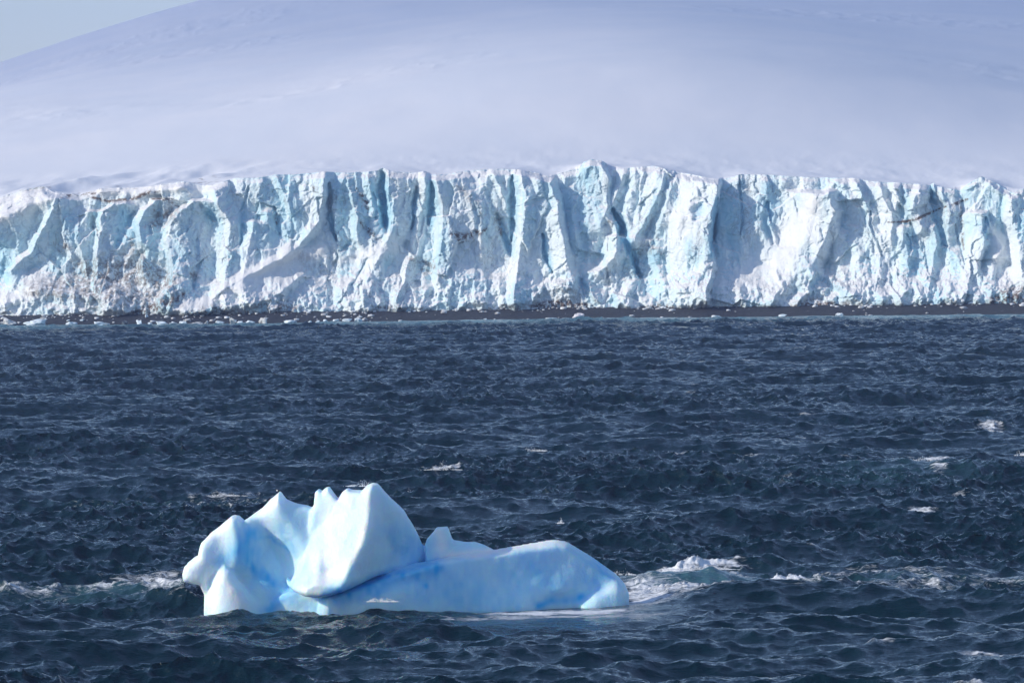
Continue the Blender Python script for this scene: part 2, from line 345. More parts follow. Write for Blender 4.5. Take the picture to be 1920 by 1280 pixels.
DIRT = [  # polyline, half width, strength
 ([(150, 505), (200, 515), (260, 510), (320, 530)], 36, 0.85), ([(60, 545), (140, 540), (250, 555), (330, 560)], 28, 0.75), ([(250, 585), (300, 575), (330, 560), (350, 550)], 9, 1.3),
 ([(330, 592), (400, 582), (470, 585)], 9, 0.9), ([(1663, 418), (1700, 416), (1742, 400), (1772, 388)], 2.0, 2.0), ([(1783, 385), (1815, 373)], 2.4, 2.2), ([(850, 438), (870, 445), (900, 436), (912, 430)], 6, 1.2),
 ([(770, 485), (800, 492), (815, 500)], 8, 0.8), ([(790, 505), (808, 512)], 6, 0.9), ([(170, 368), (205, 378), (235, 374)], 3, 1.6), ([(235, 376), (262, 368), (298, 357)], 3.5, 1.4),
 ([(284, 372), (312, 374), (336, 386)], 2.5, 1.6), ([(290, 395), (300, 410), (320, 400), (290, 420)], 12, 0.8), ([(118, 370), (150, 362), (180, 362)], 4, 1.1), ([(668, 352), (688, 380), (690, 400)], 4, 1.2),
 ([(672, 415), (700, 440), (715, 452)], 4, 1.2), ([(1182, 470), (1215, 465), (1240, 475)], 8, 0.55), ([(1000, 574), (1060, 566), (1110, 574)], 6, 1.3), ([(1215, 575), (1260, 578)], 7, 1.1), ([(1860, 560), (1900, 552), (1960, 545)], 15, 1.1),
 ([(1480, 575), (1530, 566), (1560, 572)], 8, 0.9), ([(860, 448), (868, 452)], 4, 1.3), ([(930, 412), (940, 440)], 5, 1.0), ([(1800, 375), (1803, 420), (1806, 470)], 2.5, 0.9), ([(520, 400), (518, 420)], 4, 1.0),
 ([(0, 362), (60, 352), (110, 346)], 4, 0.8), ([(1140, 415), (1144, 425)], 5, 0.7), ([(480, 570), (520, 572), (560, 580)], 14, 0.8), ([(860, 350), (890, 380), (905, 420)], 8, 0.5), ([(380, 590), (440, 588), (520, 590)], 8, 0.9), ([(560, 480), (600, 500)], 20, 0.3), ([(1180, 470), (1220, 470)], 10, 0.4), ([(1756, 355), (1768, 400)], 3, 0.4), ([(360, 512), (372, 522)], 6, 0.8),
 ([(700, 575), (760, 578), (820, 584)], 4, 0.8), ([(-120, 560), (-40, 560)], 20, 0.7), ([(120, 455), (128, 462), (110, 470)], 6, 0.8), ([(246, 445), (250, 470)], 6, 0.8), ([(586, 350), (596, 362)], 4, 0.8)]
BLUE = [([(717, 330), (719, 380), (723, 435)], 12, 0.9), ([(1148, 392), (1164, 428), (1182, 474), (1198, 520)], 10, 0.9), ([(1342, 372), (1336, 420), (1332, 480)], 9, 0.85), ([(808, 340), (808, 420)], 10, 0.7),
 ([(230, 395), (240, 430), (222, 455)], 22, 0.7), ([(125, 400), (140, 430), (135, 450)], 18, 0.55), ([(20, 440), (50, 470), (30, 520)], 45, 0.35), ([(345, 450), (350, 520), (390, 500)], 40, 0.35), ([(386, 385), (404, 410)], 14, 0.6),
 ([(962, 330), (962, 400), (958, 450)], 10, 0.55), ([(940, 420), (958, 478)], 7, 0.7), ([(1018, 440), (1033, 512)], 6, 0.8), ([(1440, 350), (1440, 440)], 18, 0.6), ([(1390, 340), (1392, 440)], 8, 0.5), ([(1090, 330), (1085, 470)], 32, 0.30),
 ([(1750, 350), (1752, 400), (1772, 470)], 9, 0.6), ([(1704, 440), (1712, 520)], 16, 0.6), ([(1848, 408), (1850, 455)], 10, 0.6), ([(1312, 385), (1302, 412)], 9, 0.7), ([(985, 530), (975, 560)], 22, 0.45), ([(1060, 515), (1110, 545)], 12, 0.4),
 ([(880, 520), (910, 550)], 22, 0.4), ([(1540, 530), (1600, 560)], 20, 0.4), ([(1760, 550), (1750, 570)], 16, 0.5), ([(780, 360), (772, 430)], 7, 0.6), ([(1210, 490), (1235, 480)], 12, 0.5), ([(1920, 400), (1915, 450)], 14, 0.5), ([(620, 400), (628, 450)], 7, 0.7),
 ([(560, 400), (540, 420), (530, 440)], 14, 0.35), ([(700, 540), (690, 520)], 10, 0.3), ([(1340, 530), (1300, 520)], 12, 0.4), ([(655, 450), (645, 475)], 9, 0.5), ([(455, 380), (452, 460)], 7, 0.5), ([(1700, 350), (1695, 420)], 10, 0.4)]
SNOWY = [([(100, 362), (200, 358), (300, 350), (350, 352)], 12, 1.0), ([(-60, 390), (0, 380), (60, 362)], 12, 1.0), ([(600, 470), (560, 480), (500, 510), (430, 545)], 26, 0.9), ([(728, 438), (740, 460), (700, 470), (640, 490)], 16, 0.7), ([(1520, 380), (1500, 430), (1470, 480), (1440, 500), (1380, 530)], 32, 0.8), ([(945, 500), (970, 495)], 14, 0.6),
 ([(0, 560), (60, 545), (120, 545)], 16, 0.7), ([(100, 370), (60, 385), (0, 412)], 14, 0.8), ([(400, 350), (360, 358), (420, 345)], 14, 0.8), ([(1700, 490), (1720, 480)], 10, 0.3), ([(1860, 430), (1880, 470), (1860, 500)], 16, 0.7), ([(330, 580), (380, 570), (420, 556)], 8, 0.9),
 ([(1215, 450), (1190, 460)], 12, 0.5), ([(1290, 380), (1270, 440)], 30, 0.4)]

def strokes(PX, PY, lst, jitter=0.0):
    a = np.zeros(PX.shape)
    for pts, hw, st in lst:
        p = np.array(pts, float); m = hw * 2.2
        i0, i1 = np.searchsorted(PX[0], [p[:, 0].min() - m, p[:, 0].max() + m])
        if i1 <= i0: continue
        sl_ = (slice(None), slice(i0, i1))
        d, tt = seg_dist(PX[sl_], PY[sl_], pts)
        hw = hw * (0.45 + 0.75 * np.sin(np.pi * np.clip(tt * 0.9 + 0.05, 0, 1)))
        a[sl_] = np.maximum(a[sl_], st * np.exp(-(d / hw) ** 2))
    return a

def facets(x, y, sx, sy, seed, gx, gy, off):
    """broken planes: every cell of a jittered grid gets its own tilt"""
    cx = np.floor(x / sx); cy = np.floor(y / sy); best = np.full(x.shape, 1e9); out = np.zeros(x.shape)
    for i in (-1, 0, 1):
        for j in (-1, 0, 1):
            a, b = cx + i, cy + j
            qx = (a + 0.15 + 0.7 * _hash(a, b, seed=seed)) * sx; qy = (b + 0.15 + 0.7 * _hash(a, b, seed=seed + 1)) * sy
            d = ((x - qx) / sx) ** 2 + ((y - qy) / sy) ** 2
            v = (x - qx) * gx * (2 * _hash(a, b, seed=seed + 2) - 1) * 2 + (y - qy) * gy * (2 * _hash(a, b, seed=seed + 3) - 1) * 2 + off * (2 * _hash(a, b, seed=seed + 4) - 1)
            m = d < best; best = np.where(m, d, best); out = np.where(m, v, out)
    out[1:-1, 1:-1] = 0.5 * out[1:-1, 1:-1] + 0.125 * (out[:-2, 1:-1] + out[2:, 1:-1] + out[1:-1, :-2] + out[1:-1, 2:])
    return out

def build_cliff():
    px = np.arange(-165, 2085, 1.3); nr = 250
    t = np.linspace(0, 1, nr)
    top = curve(TOP, px) + 0.7 * fbm2(px / 9, px * 0, 3, 5); base = curve(BASE, px) + 2.0 + 3.5 * fbm2(px / 18, px * 0 + 3, 4, 9)
    PX = np.repeat(px[None], nr, 0); T = np.repeat(t[:, None], len(px), 1)
    PY = base[None] + (top - base)[None] * T
    Yb = smooth1(shore_Y(px), 40) + 15.0
    # nominal face: rubble foot steps back first, then the steep wall
    H = 1 - (PY - top[None]) / 260.0
    setback = 12.0 * sstep(0, 0.36, T) * 0.62 + 7.5 * T ** 1.3 + 1.0 * sstep(0.95, 1.0, T)
    Yn = Yb[None] + setback
    # domain warp so that ridge lines wander
    wx = PX + 5 * fbm2(PX / 40, PY / 30, 3, 21) + 1.6 * fbm2(PX / 8, PY / 10, 3, 22)
    wy = PY + 5 * fbm2(PX / 34 + 9, PY / 30, 3, 23)
    rel = np.zeros(PX.shape)
    for pts, wl, wr, h in RIDGES:
        p = np.array(pts, float)
        vertical = abs(p[-1, 1] - p[0, 1]) > 0.45 * abs(p[-1, 0] - p[0, 0])
        i0, i1 = np.searchsorted(px, [p[:, 0].min() - 1.2 * wl - 20, p[:, 0].max() + 1.2 * wr + 20])
        if i1 - i0 < 2: continue
        s_ = (slice(None), slice(i0, i1)); X, Y_ = wx[s_], wy[s_]
        if vertical:
            q = p[np.argsort(p[:, 1])]
            y0, y1 = q[0, 1], q[-1, 1]; xs = np.interp(Y_, q[:, 1], q[:, 0]); L = y1 - y0
            below = np.clip((Y_ - y1) / (14 + 0.25 * L), 0, 1); above = np.clip((y0 - Y_) / 9, 0, 1)
            xs = xs + np.where(Y_ > y1, (Y_ - y1) * 0.15, 0)
            fade = (1 - sstep(0, 1, below)) * (1 - sstep(0, 1, above) * (0.35 if y0 < np.interp(q[0, 0], px, top) + 22 else 1.0))
            d = X - xs
            prof = np.where(d < 0, 1 + d / (wl * 1.15), 1 - d / (wr * 1.1))
        else:
            dd, tt = seg_dist(X, Y_, pts); fade = 1.0
            ys = np.interp(X, p[np.argsort(p[:, 0]), 0], p[np.argsort(p[:, 0]), 1])
            prof = np.where(Y_ < ys, 1 - dd / (wl * 0.8), 1 - dd / (wr * 0.8))
        prof = np.clip(prof, 0, 1); prof = 1 - (1 - prof) ** 1.25 if wl > 30 else prof
        v = 1.05 * h * float(np.clip((wl + wr) / 52.0, 0.5, 1.15)) * prof * fade
        a = rel[s_]; k = 0.35
        rel[s_] = np.maximum(a, v) + 0.25 * np.minimum(a, v)
    crev = np.zeros(PX.shape)
    for pts, hw, dep in CREVICES:
        p = np.array(pts, float); i0, i1 = np.searchsorted(px, [p[:, 0].min() - hw * 3 - 8, p[:, 0].max() + hw * 3 + 8])
        s_ = (slice(None), slice(i0, i1)); d, tt = seg_dist(wx[s_], wy[s_], pts)
        hw = hw * (0.30 + 0.95 * np.sin(np.pi * np.clip(tt * 0.86 + 0.07, 0, 1)) ** 0.8) * (1 + 0.5 * fbm2(PX[s_] / 9, PY[s_] / 14, 2, 77))
        crev[s_] = np.maximum(crev[s_], dep * (1 - sstep(0.25, 1.35, d / hw)))
    rel = rel - 0.55 * crev
    # unlisted flutes, slabs and spalls
    foot = sstep(0.42, 0.10, T); wall = 1 - foot
    fl = 1 - np.abs(fbm2(wx / 30, wy / 150 + 4, 3, 31)) * 2.4
    rel += facets(wx, wy, 60, 95, 600, 0.016, 0.009, 0.7) + facets(wx + 6 * fbm2(PX / 12, PY / 12, 2, 88), wy, 24, 40, 700, 0.020, 0.010, 0.3) + 0.35 * facets(wx, wy, 11, 15, 800, 0.06, 0.04, 0.25)
    rel += wall * (0.25 * fl + 0.12 * (1 - 2 * np.abs(fbm2(wx / 11, wy / 70, 3, 35))))
    cell = fbm2(wx / 24 + 40, wy / 34, 2, 44); rel += wall * 0.8 * np.round(cell * 4) / 4
    rel += foot * (1.5 * (1 - 2 * np.abs(fbm2(PX / 26, PY / 40, 3, 51))) + 0.55 * np.abs(fbm2(PX / 11, PY / 11, 4, 52)) * 2) + 0.30 * fbm2(PX / 4.5, PY / 5, 4, 53) * (0.45 + foot)
    rel += 2.2 * fbm2(PX / 120, PY / 200, 2, 61)
    snowy = np.clip(strokes(PX, PY, SNOWY), 0, 1)
    rs = rel.copy()                                     # smoother drift where snow lies
    for _ in range(24):
        rs[1:-1, 1:-1] = 0.25 * (rs[:-2, 1:-1] + rs[2:, 1:-1] + rs[1:-1, :-2] + rs[1:-1, 2:])
    rel = rel + (rs - rel) * np.clip(snowy * 0.85, 0, 0.85) + snowy * 0.8
    rel *= sstep(-0.02, 0.06, T) * 0.6 + 0.4
    rel *= 1 - 0.45 * sstep(0.95, 1.0, T)
    X, _, Z = at_px(PX, PY, Yn)
    Yw = Yn - rel
    V = np.stack([X, Yw, Z], -1)
    dirt = strokes(wx * 0.4 + PX * 0.6, wy * 0.4 + PY * 0.6, DIRT) + 0.9 * sstep(0.05, 0.0, T) * sstep(-0.2, 0.4, fbm2(PX / 30, PX * 0, 3, 71))
    blue = strokes(PX, PY, BLUE)
    # skirt: the sheet dives into the beach and gets a body behind it so that it is a block of ice, not a film
    foot_row = V[0].copy(); foot_row[:, 2] = -3.0
    V2 = np.concatenate([foot_row[None], V], 0)
    A = lambda a: np.concatenate([a[:1], a], 0)
    o = link_mesh('ice_cliff', V2.reshape(-1, 3), grid_quads(nr + 1, len(px)), M_CLIFF, attrs={'dirt': A(dirt), 'blue': A(blue), 'snow': A(snowy)})
    tag(o, 'long fluted blue white glacier front rising behind the black beach', 'ice cliff')
    return px, V[-1]

def build_snow(px, crest):
    nr = 330
    s = np.concatenate([np.linspace(0, 1, nr) ** 2.2]) * 5200.0
    x0, y0, z0 = crest[:, 0], crest[:, 1], crest[:, 2]
    zs = smooth1(z0, 45); zw = smooth1(smooth1(z0, 330), 330); ys = smooth1(y0, 170); us = np.polyval(np.polyfit(np.arange(len(x0)), x0 / y0, 2), np.arange(len(x0))); zlin = np.polyval(np.polyfit(x0, z0, 1), x0)
    Sg = np.repeat(s[:, None], len(px), 1)
    b = sstep(0, 4, Sg)
    Y = y0[None] * (1 - b) + ys[None] * b + Sg
    X = ((x0 / y0)[None] * (1 - b) + us[None] * b) * Y
    D = 0.0775 * Sg - 0.0345 * np.maximum(Sg - 1750, 0) ** 2 / 3500.0
    q = sstep(0, 1500, Sg)
    zb = z0[None] * (1 - sstep(0, 3.5, Sg)) + (zs[None] * (1 - sstep(4, 26, Sg)) + zw[None] * sstep(4, 26, Sg)) * sstep(0, 3.5, Sg) * (1 - sstep(20, 500, Sg)) + zlin[None] * sstep(20, 500, Sg)
    lat = -q * (X - 60.0) ** 2 / 2000.0 * np.where(X < 60, 1.0, 0.25)
    lat += 16.0 * np.exp(-((X - 45.0) / 100.0) ** 2) * sstep(5, 260, Sg) * (1 - sstep(350, 1500, Sg)) - 0.05 * X * sstep(600, 1900, Sg)
    und = 0.7 * fbm2(X / 60, Y / 130, 4, 81) * sstep(5, 120, Sg) + 1.5 * fbm2(X / 260, Y / 420, 3, 82) * sstep(60, 500, Sg)
    # faint crevasse fields
    cf = sstep(0.15, 0.5, fbm2(X / 180 + 3, Y / 260, 3, 85)) * sstep(120, 300, Sg)
    und += 0.4 * cf * (1 - 3 * np.abs(fbm2(X / 14, Y / 40, 3, 86)))
    near = 0.45 * fbm2(X / 9, Y / 25, 4, 83) * sstep(1, 12, Sg) * sstep(90, 10, Sg)
    # low step like ridges where the tongue breaks up on the left
    left = sstep(-48, -75, X) * sstep(2, 10, Sg) * sstep(80, 25, Sg)
    near += left * 2.2 * fbm2(X / 10 - Y / 30, Y / 26, 3, 87)
    Z = zb + D + lat + und + near
    dirt = 0.7 * sstep(-50, -75, X) * sstep(30, 2, Sg) * sstep(-0.1, 0.5, fbm2(X / 12, Y / 9, 3, 88)) + 0.25 * sstep(14, 0, Sg)
    o = link_mesh('snow_field', np.stack([X, Y, Z], -1).reshape(-1, 3), grid_quads(nr, len(px)), M_SNOW, attrs={'dirt': dirt})
    tag(o, 'smooth snow covered ice cap sloping up above the ice cliff', kind='structure')

# ------------------------------------------------------------------ beach
def build_beach():
    px = np.linspace(-400, 2400, 1400); s = np.concatenate([np.linspace(-8, 26, 90), [40, 60]])
    Y0 = smooth1(shore_Y(px), 30)
    Sg, P = np.meshgrid(s, px, indexing='ij')
    Y = Y0[None] + Sg; X = (P - 960) / F * Y
    Z = np.where(Sg < 16, 0.155 * Sg - 0.15, 2.3) + 0.16 * fbm2(X / 1.6, Y / 3, 4, 91) + 0.12 * fbm2(X / 12, Y / 6, 3, 92)
    m = MT('black_shingle')
    n = m.noise(1.6, 6, 0.75); n2 = m.noise(0.25, 5, 0.7, m.map((0.5, 1, 1)))
    c = m.mix(m.rng(n, 0.35, 0.7), (0.010, 0.012, 0.018), (0.034, 0.037, 0.048))
    c = m.mix(m.rng(m.math('MULTIPLY', m.rng(n, 0.56, 0.66), m.rng(n2, 0.52, 0.66)), 0.2, 0.8), c, (0.55, 0.58, 0.62))
    m.set('Base Color', c); m.set('Roughness', 0.75); m.set('Normal', m.bump(n, 0.8, 0.3))
    o = link_mesh('beach', np.stack([X, Y, Z], -1).reshape(-1, 3), grid_quads(len(s), len(px)), m.m)
    tag(o, 'black pebble beach along the foot of the ice', kind='structure')

# ------------------------------------------------------------------ sea
def ocean_tile(N, L, seed, kmin, kmax, kp, slope, wdir, spread):
    rs = np.random.RandomState(seed)
    k1 = np.fft.fftfreq(N, d=L / N) * 2 * np.pi
    KX, KY = np.meshgrid(k1, k1, indexing='ij'); K = np.hypot(KX, KY); K[0, 0] = 1
    ca = (KX * wdir[0] + KY * wdir[1]) / K
    P = np.exp(-1.25 * (kp / K) ** 2) * K ** (-slope) * (np.abs(ca) ** spread * 0.9 + 0.1)
    P *= (K > kmin) * (K < kmax) * 1.0; P[0, 0] = 0
    A = np.sqrt(P) * (rs.randn(N, N) + 1j * rs.randn(N, N))
    h = np.real(np.fft.ifft2(A)); sc_ = 1.0 / h.std()
    A *= sc_
    h = np.real(np.fft.ifft2(A))
    dx = np.real(np.fft.ifft2(1j * A * KX / K)); dy = np.real(np.fft.ifft2(1j * A * KY / K))
    xx = np.real(np.fft.ifft2(A * KX * KX / K)); yy = np.real(np.fft.ifft2(A * KY * KY / K)); xy = np.real(np.fft.ifft2(A * KX * KY / K))
    return [a.astype(np.float32) for a in (h, dx, dy, xx, yy, xy)]

def sample(tile, L, X, Y, comps):
    N = tile[0].shape[0]; u = (X / L * N) % N; v = (Y / L * N) % N
    i = np.floor(u).astype(np.int32); j = np.floor(v).astype(np.int32); fu = (u - i).astype(np.float32); fv = (v - j).astype(np.float32)
    i %= N; j %= N; i2 = (i + 1) % N; j2 = (j + 1) % N
    return [(tile[c][i, j] * (1 - fu) + tile[c][i2, j] * fu) * (1 - fv) + (tile[c][i, j2] * (1 - fu) + tile[c][i2, j2] * fu) * fv for c in comps]

# breaking water: photo position of a patch, half size in metres across and in depth, tilt, foam strength
FOAM = [
 (1390, 1109, 2.8, 0.9, 0.06, 0.95), (1450, 1105, 2.6, 0.9, 0.06, 0.95), (1510, 1101, 2.4, 0.8, 0.06, 0.85), (1340, 1062, 2.0, 0.9, 0, 0.9), (1270, 1066, 2.0, 0.9, 0, 0.8),
 (1290, 1122, 6, 1.6, 0, 0.55), (1200, 1120, 2.2, 3.0, 0, 0.7), (1420, 1110, 5, 1.6, 0, 0.6), (1650, 1108, 8, 3.0, 0, 0.36), (1480, 1120, 6, 1.5, 0, 0.36),
 (1310, 1088, 4, 3.0, 0, 0.12), (1250, 1096, 3, 3, 0, 0.62), (1370, 1104, 5, 2.0, 0, 0.62), (1205, 1092, 2.0, 3.6, 0, 0.62), (1440, 1108, 6, 2.4, 0, 0.5), (1560, 1112, 7, 3.5, 0, 0.36), (1040, 1150, 7, 1.2, 0, 0.55), (120, 1112, 9, 4.5, 0, 0.34), (330, 1105, 4.5, 4.0, 0, 0.50), (350, 945, 9, 5, 0, 0.30),
 (1215, 1100, 2.6, 3.2, 0, 0.80), (1270, 1110, 3.6, 2.2, 0, 0.75), (1340, 1104, 3.2, 2.5, 0.1, 0.70), (1410, 1098, 3.0, 2.8, 0, 0.80), (1470, 1092, 2.6, 2.6, 0.1, 0.85), (1520, 1092, 2.6, 2.4, 0, 0.55), (1600, 1105, 4.5, 4.5, 0, 0.32), (1700, 1080, 6.0, 5.0, 0, 0.30), (1820, 1090, 6.5, 6.0, 0, 0.33), (1900, 1100, 4.0, 5, 0, 0.36),
 (1310, 1064, 2.6, 1.1, 0.05, 0.85), (1370, 1074, 1.6, 1.4, 0, 0.6), (1240, 1078, 2.4, 1.2, 0, 0.3), (1165, 1078, 1.3, 1.4, 0, 0.65), (1620, 1068, 2.4, 1.2, 0, 0.55), (1560, 1070, 1.2, 1.0, 0, 0.4),
 (60, 1118, 3.4, 3.0, 0, 0.48), (150, 1104, 3.0, 3.2, 0, 0.50), (240, 1112, 3.5, 2.0, 0, 0.55), (320, 1116, 3.0, 2.5, 0, 0.58), (360, 1092, 1.8, 3.2, 0, 0.55), (280, 1090, 2.4, 3.0, 0, 0.48), (200, 1098, 2.4, 2.2, 0, 0.40), (376, 1130, 2.5, 2.0, 0, 0.55),
 (1000, 1145, 3.4, 1.5, 0, 0.9), (1090, 1143, 3.2, 1.6, 0, 0.9), (930, 1146, 1.6, 0.7, 0, 0.6), (1160, 1140, 1.4, 1.2, 0, 0.7), (715, 1128, 1.2, 0.8, 0, 0.7), (1220, 1128, 2.6, 1.6, 0, 0.62),
 (400, 929, 3.4, 3.2, 0, 0.62), (455, 933, 1.8, 1.8, 0, 0.62), (300, 935, 5.0, 4.0, 0, 0.34), (200, 950, 5.0, 4.0, 0, 0.27), (482, 923, 0.9, 1.2, 0, 0.62), (210, 950, 1.0, 1.2, 0, 0.6), (383, 962, 0.7, 1.2, 0, 0.6),
 (828, 879, 1.8, 2.0, 0, 0.75), (795, 881, 1.0, 1.2, 0, 0.55), (995, 845, 1.1, 1.6, 0, 0.62), (1040, 843, 1.3, 1.3, 0, 0.55), (1738, 864, 1.9, 2.6, -0.2, 0.85), (1752, 885, 0.9, 2, 0, 0.65), (1715, 858, 1.2, 1.6, 0, 0.6),
 (1860, 808, 1.5, 2.6, 0.3, 0.80), (1914, 852, 1.3, 2.4, 0, 0.85), (1005, 793, 1.2, 1.6, 0, 0.65), (1130, 791, 0.7, 1.6, 0, 0.5), (768, 930, 1.3, 1.6, 0, 0.65), (735, 925, 0.9, 1.3, 0, 0.5), (1052, 981, 0.7, 1.3, 0, 0.7), (1730, 963, 1.2, 1.7, 0, 0.7),
 (1270, 862, 0.8, 1.4, 0, 0.55), (1460, 1004, 0.9, 1.0, 0, 0.55), (1512, 1000, 0.7, 1.0, 0, 0.55), (1468, 897, 0.8, 1.4, 0, 0.5), (1672, 945, 0.9, 1.2, 0, 0.5), (775, 715, 1.5, 2.2, 0, 0.6), (858, 810, 0.9, 2, 0, 0.45), (1560, 810, 0.9, 1.6, 0, 0.5),
 (1515, 785, 0.9, 1.6, 0, 0.5), (1820, 868, 1.0, 1.6, 0, 0.5), (1600, 862, 1.2, 1.4, 0, 0.42), (1420, 860, 1.0, 1.2, 0, 0.42), (560, 690, 1.2, 2.5, 0, 0.4), (225, 690, 1.2, 2.4, 0, 0.45), (1290, 740, 1.2, 2.4, 0, 0.4), (420, 1200, 0.9, 0.8, 0, 0.4), (1650, 1210, 0.9, 0.8, 0, 0.4), (1850, 1218, 1.6, 0.9, 0, 0.45),
 (1810, 1272, 1.6, 0.6, 0, 0.5), (60, 925, 1.8, 1.6, 0, 0.35), (1545, 1040, 1.2, 1.2, 0, 0.4), (1800, 930, 1.2, 1.6, 0, 0.42), (1160, 800, 0.8, 1.2, 0, 0.35),
]
AIR = [(1310, 1082, 3.6, 5.0, 0.75), (1250, 1090, 2.4, 3.0, 0.7), (1400, 1098, 4.2, 4.0, 0.4), (1750, 1090, 12, 6, 0.25), (200, 1115, 6, 5, 0.35), (330, 1115, 3, 5, 0.4), (1700, 885, 7, 7, 0.20), (1620, 905, 8, 6, 0.15), (300, 940, 8, 4, 0.12)]
HUMPS = [(1060, 1172, 8, 2.5, -0.20), (1310, 1080, 3.6, 1.7, 1.25), (1235, 1086, 2.6, 1.6, 0.5), (1470, 1092, 2.6, 1.6, 0.40), (1735, 880, 7, 4.5, 0.9), (1600, 893, 7, 4, 0.4), (750, 1152, 2.6, 2.0, 0.42), (450, 1168, 5.5, 1.7, 0.50), (600, 1166, 4, 1.7, 0.45), (1020, 855, 5, 3.5, 0.5), (300, 1130, 4, 2, 0.3), (900, 1176, 4.5, 2, -0.25), (1040, 1170, 3, 2, -0.2), (1370, 1072, 1.4, 1.2, 0.35)]

def build_sea():
    dens = [6.0]
    while dens[-1] < 180: dens.append(dens[-1] * 1.05)
    while dens[-1] < 1140: dens.append(dens[-1] + 0.145 * (dens[-1] / 225.0) ** 1.05)
    Yr = np.array(dens)
    half = 0.105 * 1.16
    u = np.linspace(-half, half, 861)
    ext = half * 1.06 ** np.arange(1, 50)
    u = np.concatenate([-ext[::-1], u, ext])
    Yg, U = np.meshgrid(Yr, u, indexing='ij'); X = U * Yg; Y = Yg
    inside = sstep(1.5, 1.0, np.abs(U) / half) * sstep(150, 190, Yg)
    flat = np.zeros(X.shape)
    T1 = ocean_tile(1024, 173.0, 11, 0, 2 * np.pi / 1.3, 2 * np.pi / 26.0, 3.9, (0.20, -0.98), 6)
    T2 = ocean_tile(512, 29.0, 12, 2 * np.pi / 1.6, 2 * np.pi / 0.16, 0.01, 3.35, (0.1, -0.99), 3)
    T3 = ocean_tile(512, 61.0, 13, 2 * np.pi / 6.0, 2 * np.pi / 0.9, 2 * np.pi / 5.0, 3.1, (-0.6, -0.8), 3)
    a1, a2, a3 = 0.40, 0.048, 0.085
    h, dx, dy = [a1 * q for q in sample(T1, 173.0, X, Y, (0, 1, 2))]
    f2 = sstep(900, 300, Yg) * inside * (0.45 + 1.0 * sstep(-0.45, 0.45, fbm2(X / 22, Y / 34, 3, 111)))
    g = sample(T2, 29.0, X * 0.96 + Y * 0.28, -X * 0.28 + Y * 0.96, (0, 1, 2)); h = h + a2 * f2 * g[0]
    dx = dx + 0.8 * a2 * f2 * (0.96 * g[1] - 0.28 * g[2]); dy = dy + 0.8 * a2 * f2 * (0.28 * g[1] + 0.96 * g[2])
    gust = 0.55 + 0.9 * sstep(-0.45, 0.45, fbm2(X / 22, Y / 34, 3, 111))
    f3 = inside * gust
    g = sample(T3, 61.0, X * 0.8 - Y * 0.6, X * 0.6 + Y * 0.8, (0, 1, 2)); h = h + a3 * f3 * g[0]
    dx = dx + a3 * f3 * (0.8 * g[1] + 0.6 * g[2]); dy = dy + a3 * f3 * (-0.6 * g[1] + 0.8 * g[2])
    xx, yy, xy = sample(T1, 173.0, X, Y, (3, 4, 5))
    J = (1 - a1 * 1.25 * xx) * (1 - a1 * 1.25 * yy) - (a1 * 1.25 * xy) ** 2
    sh_d = shore_Y(960 + X / Yg * F) - Yg
    calm = sstep(0, 45, sh_d) * 0.85 + 0.15
    foam = 0.48 * sstep(0.22, -0.15, J) * sstep(0.0, 0.3, fbm2(X / 14, Y / 20, 2, 101)) * inside
    air = np.zeros(X.shape); hump = np.zeros(X.shape)
    def patch(cx, cy, ax, ay, tilt):
        rows = np.searchsorted(Yr, [cy - 3 * ay - 2 * ax, cy + 3 * ay + 2 * ax]); s_ = (slice(rows[0], rows[1]), slice(None))
        ddx = X[s_] - cx; ddy = Y[s_] - cy - ddx * tilt * 3
        return s_, ddx, ddy
    for px, py, ax, ay, tl, st in FOAM:
        cx, cy = sea_px(px, py); ay2 = ay * (1.9 if py < 900 else 1.35); st = min(1.1, st + (0.12 if py < 1060 else 0.22)); ax = ax * 1.1
        s_, ddx, ddy = patch(cx, cy, ax, ay2, tl)
        r = np.hypot(ddx / ax, ddy / ay2) + 0.35 * fbm2(X[s_] / 1.1, Y[s_] / 1.6, 3, 103)
        foam[s_] = np.maximum(foam[s_], st * sstep(1.35, 0.15, r) * ((0.55 + 0.6 * sstep(-0.25, 0.35, h[s_])) if py < 1000 else 1.0))
    for px, py, ax, ay, st in AIR:
        cx, cy = sea_px(px, py); s_, ddx, ddy = patch(cx, cy, ax, ay, 0)
        air[s_] = np.maximum(air[s_], st * np.exp(-(ddx / ax) ** 2 - (ddy / ay) ** 2))
    for px, py, ax, ay, st in HUMPS:
        cx, cy = sea_px(px, py); s_, ddx, ddy = patch(cx, cy, ax, ay, 0)
        hump[s_] += st * np.exp(-(ddx / ax) ** 2 - (ddy / ay) ** 2)
    # surf line at the shore
    surf = sstep(9, 1.5, np.abs(sh_d - 2)) * (0.25 + 0.5 * sstep(-0.1, 0.5, fbm2(X / 9, Y / 30, 3, 105)))
    foam = np.maximum(foam, surf * sstep(-0.3, 0.3, fbm2(X / 25, X * 0, 2, 106)))
    for px, py, ax, ay, st in ((1050, 1142, 7.6, 9.0, 0.93), (900, 1160, 4, 2.5, 0.5)):
        cx, cy = sea_px(px, py); s_, ddx, ddy = patch(cx, cy, ax, ay, 0); e = st * np.exp(-(ddx / ax) ** 4 - (ddy / ay) ** 4); calm[s_] *= 1 - e; flat[s_] = np.maximum(flat[s_], e)
    Z = h * calm - 0.16 * flat + (1 - 0.92 * flat) * (hump + np.clip(foam - 0.3, 0, 1) * (0.06 + 0.26 * np.abs(fbm2(X / 0.35, Y / 0.5, 3, 107))) * sstep(400, 260, Yg) * 1.4)
    Xo = X + 0.9 * dx * calm; Yo = Y + 0.9 * dy * calm
    shallow = np.clip(sstep(75, 8, sh_d + 8 * fbm2(X / 30, Y / 20, 3, 108)), 0, 1)
    far = sstep(260, 800, Yg)
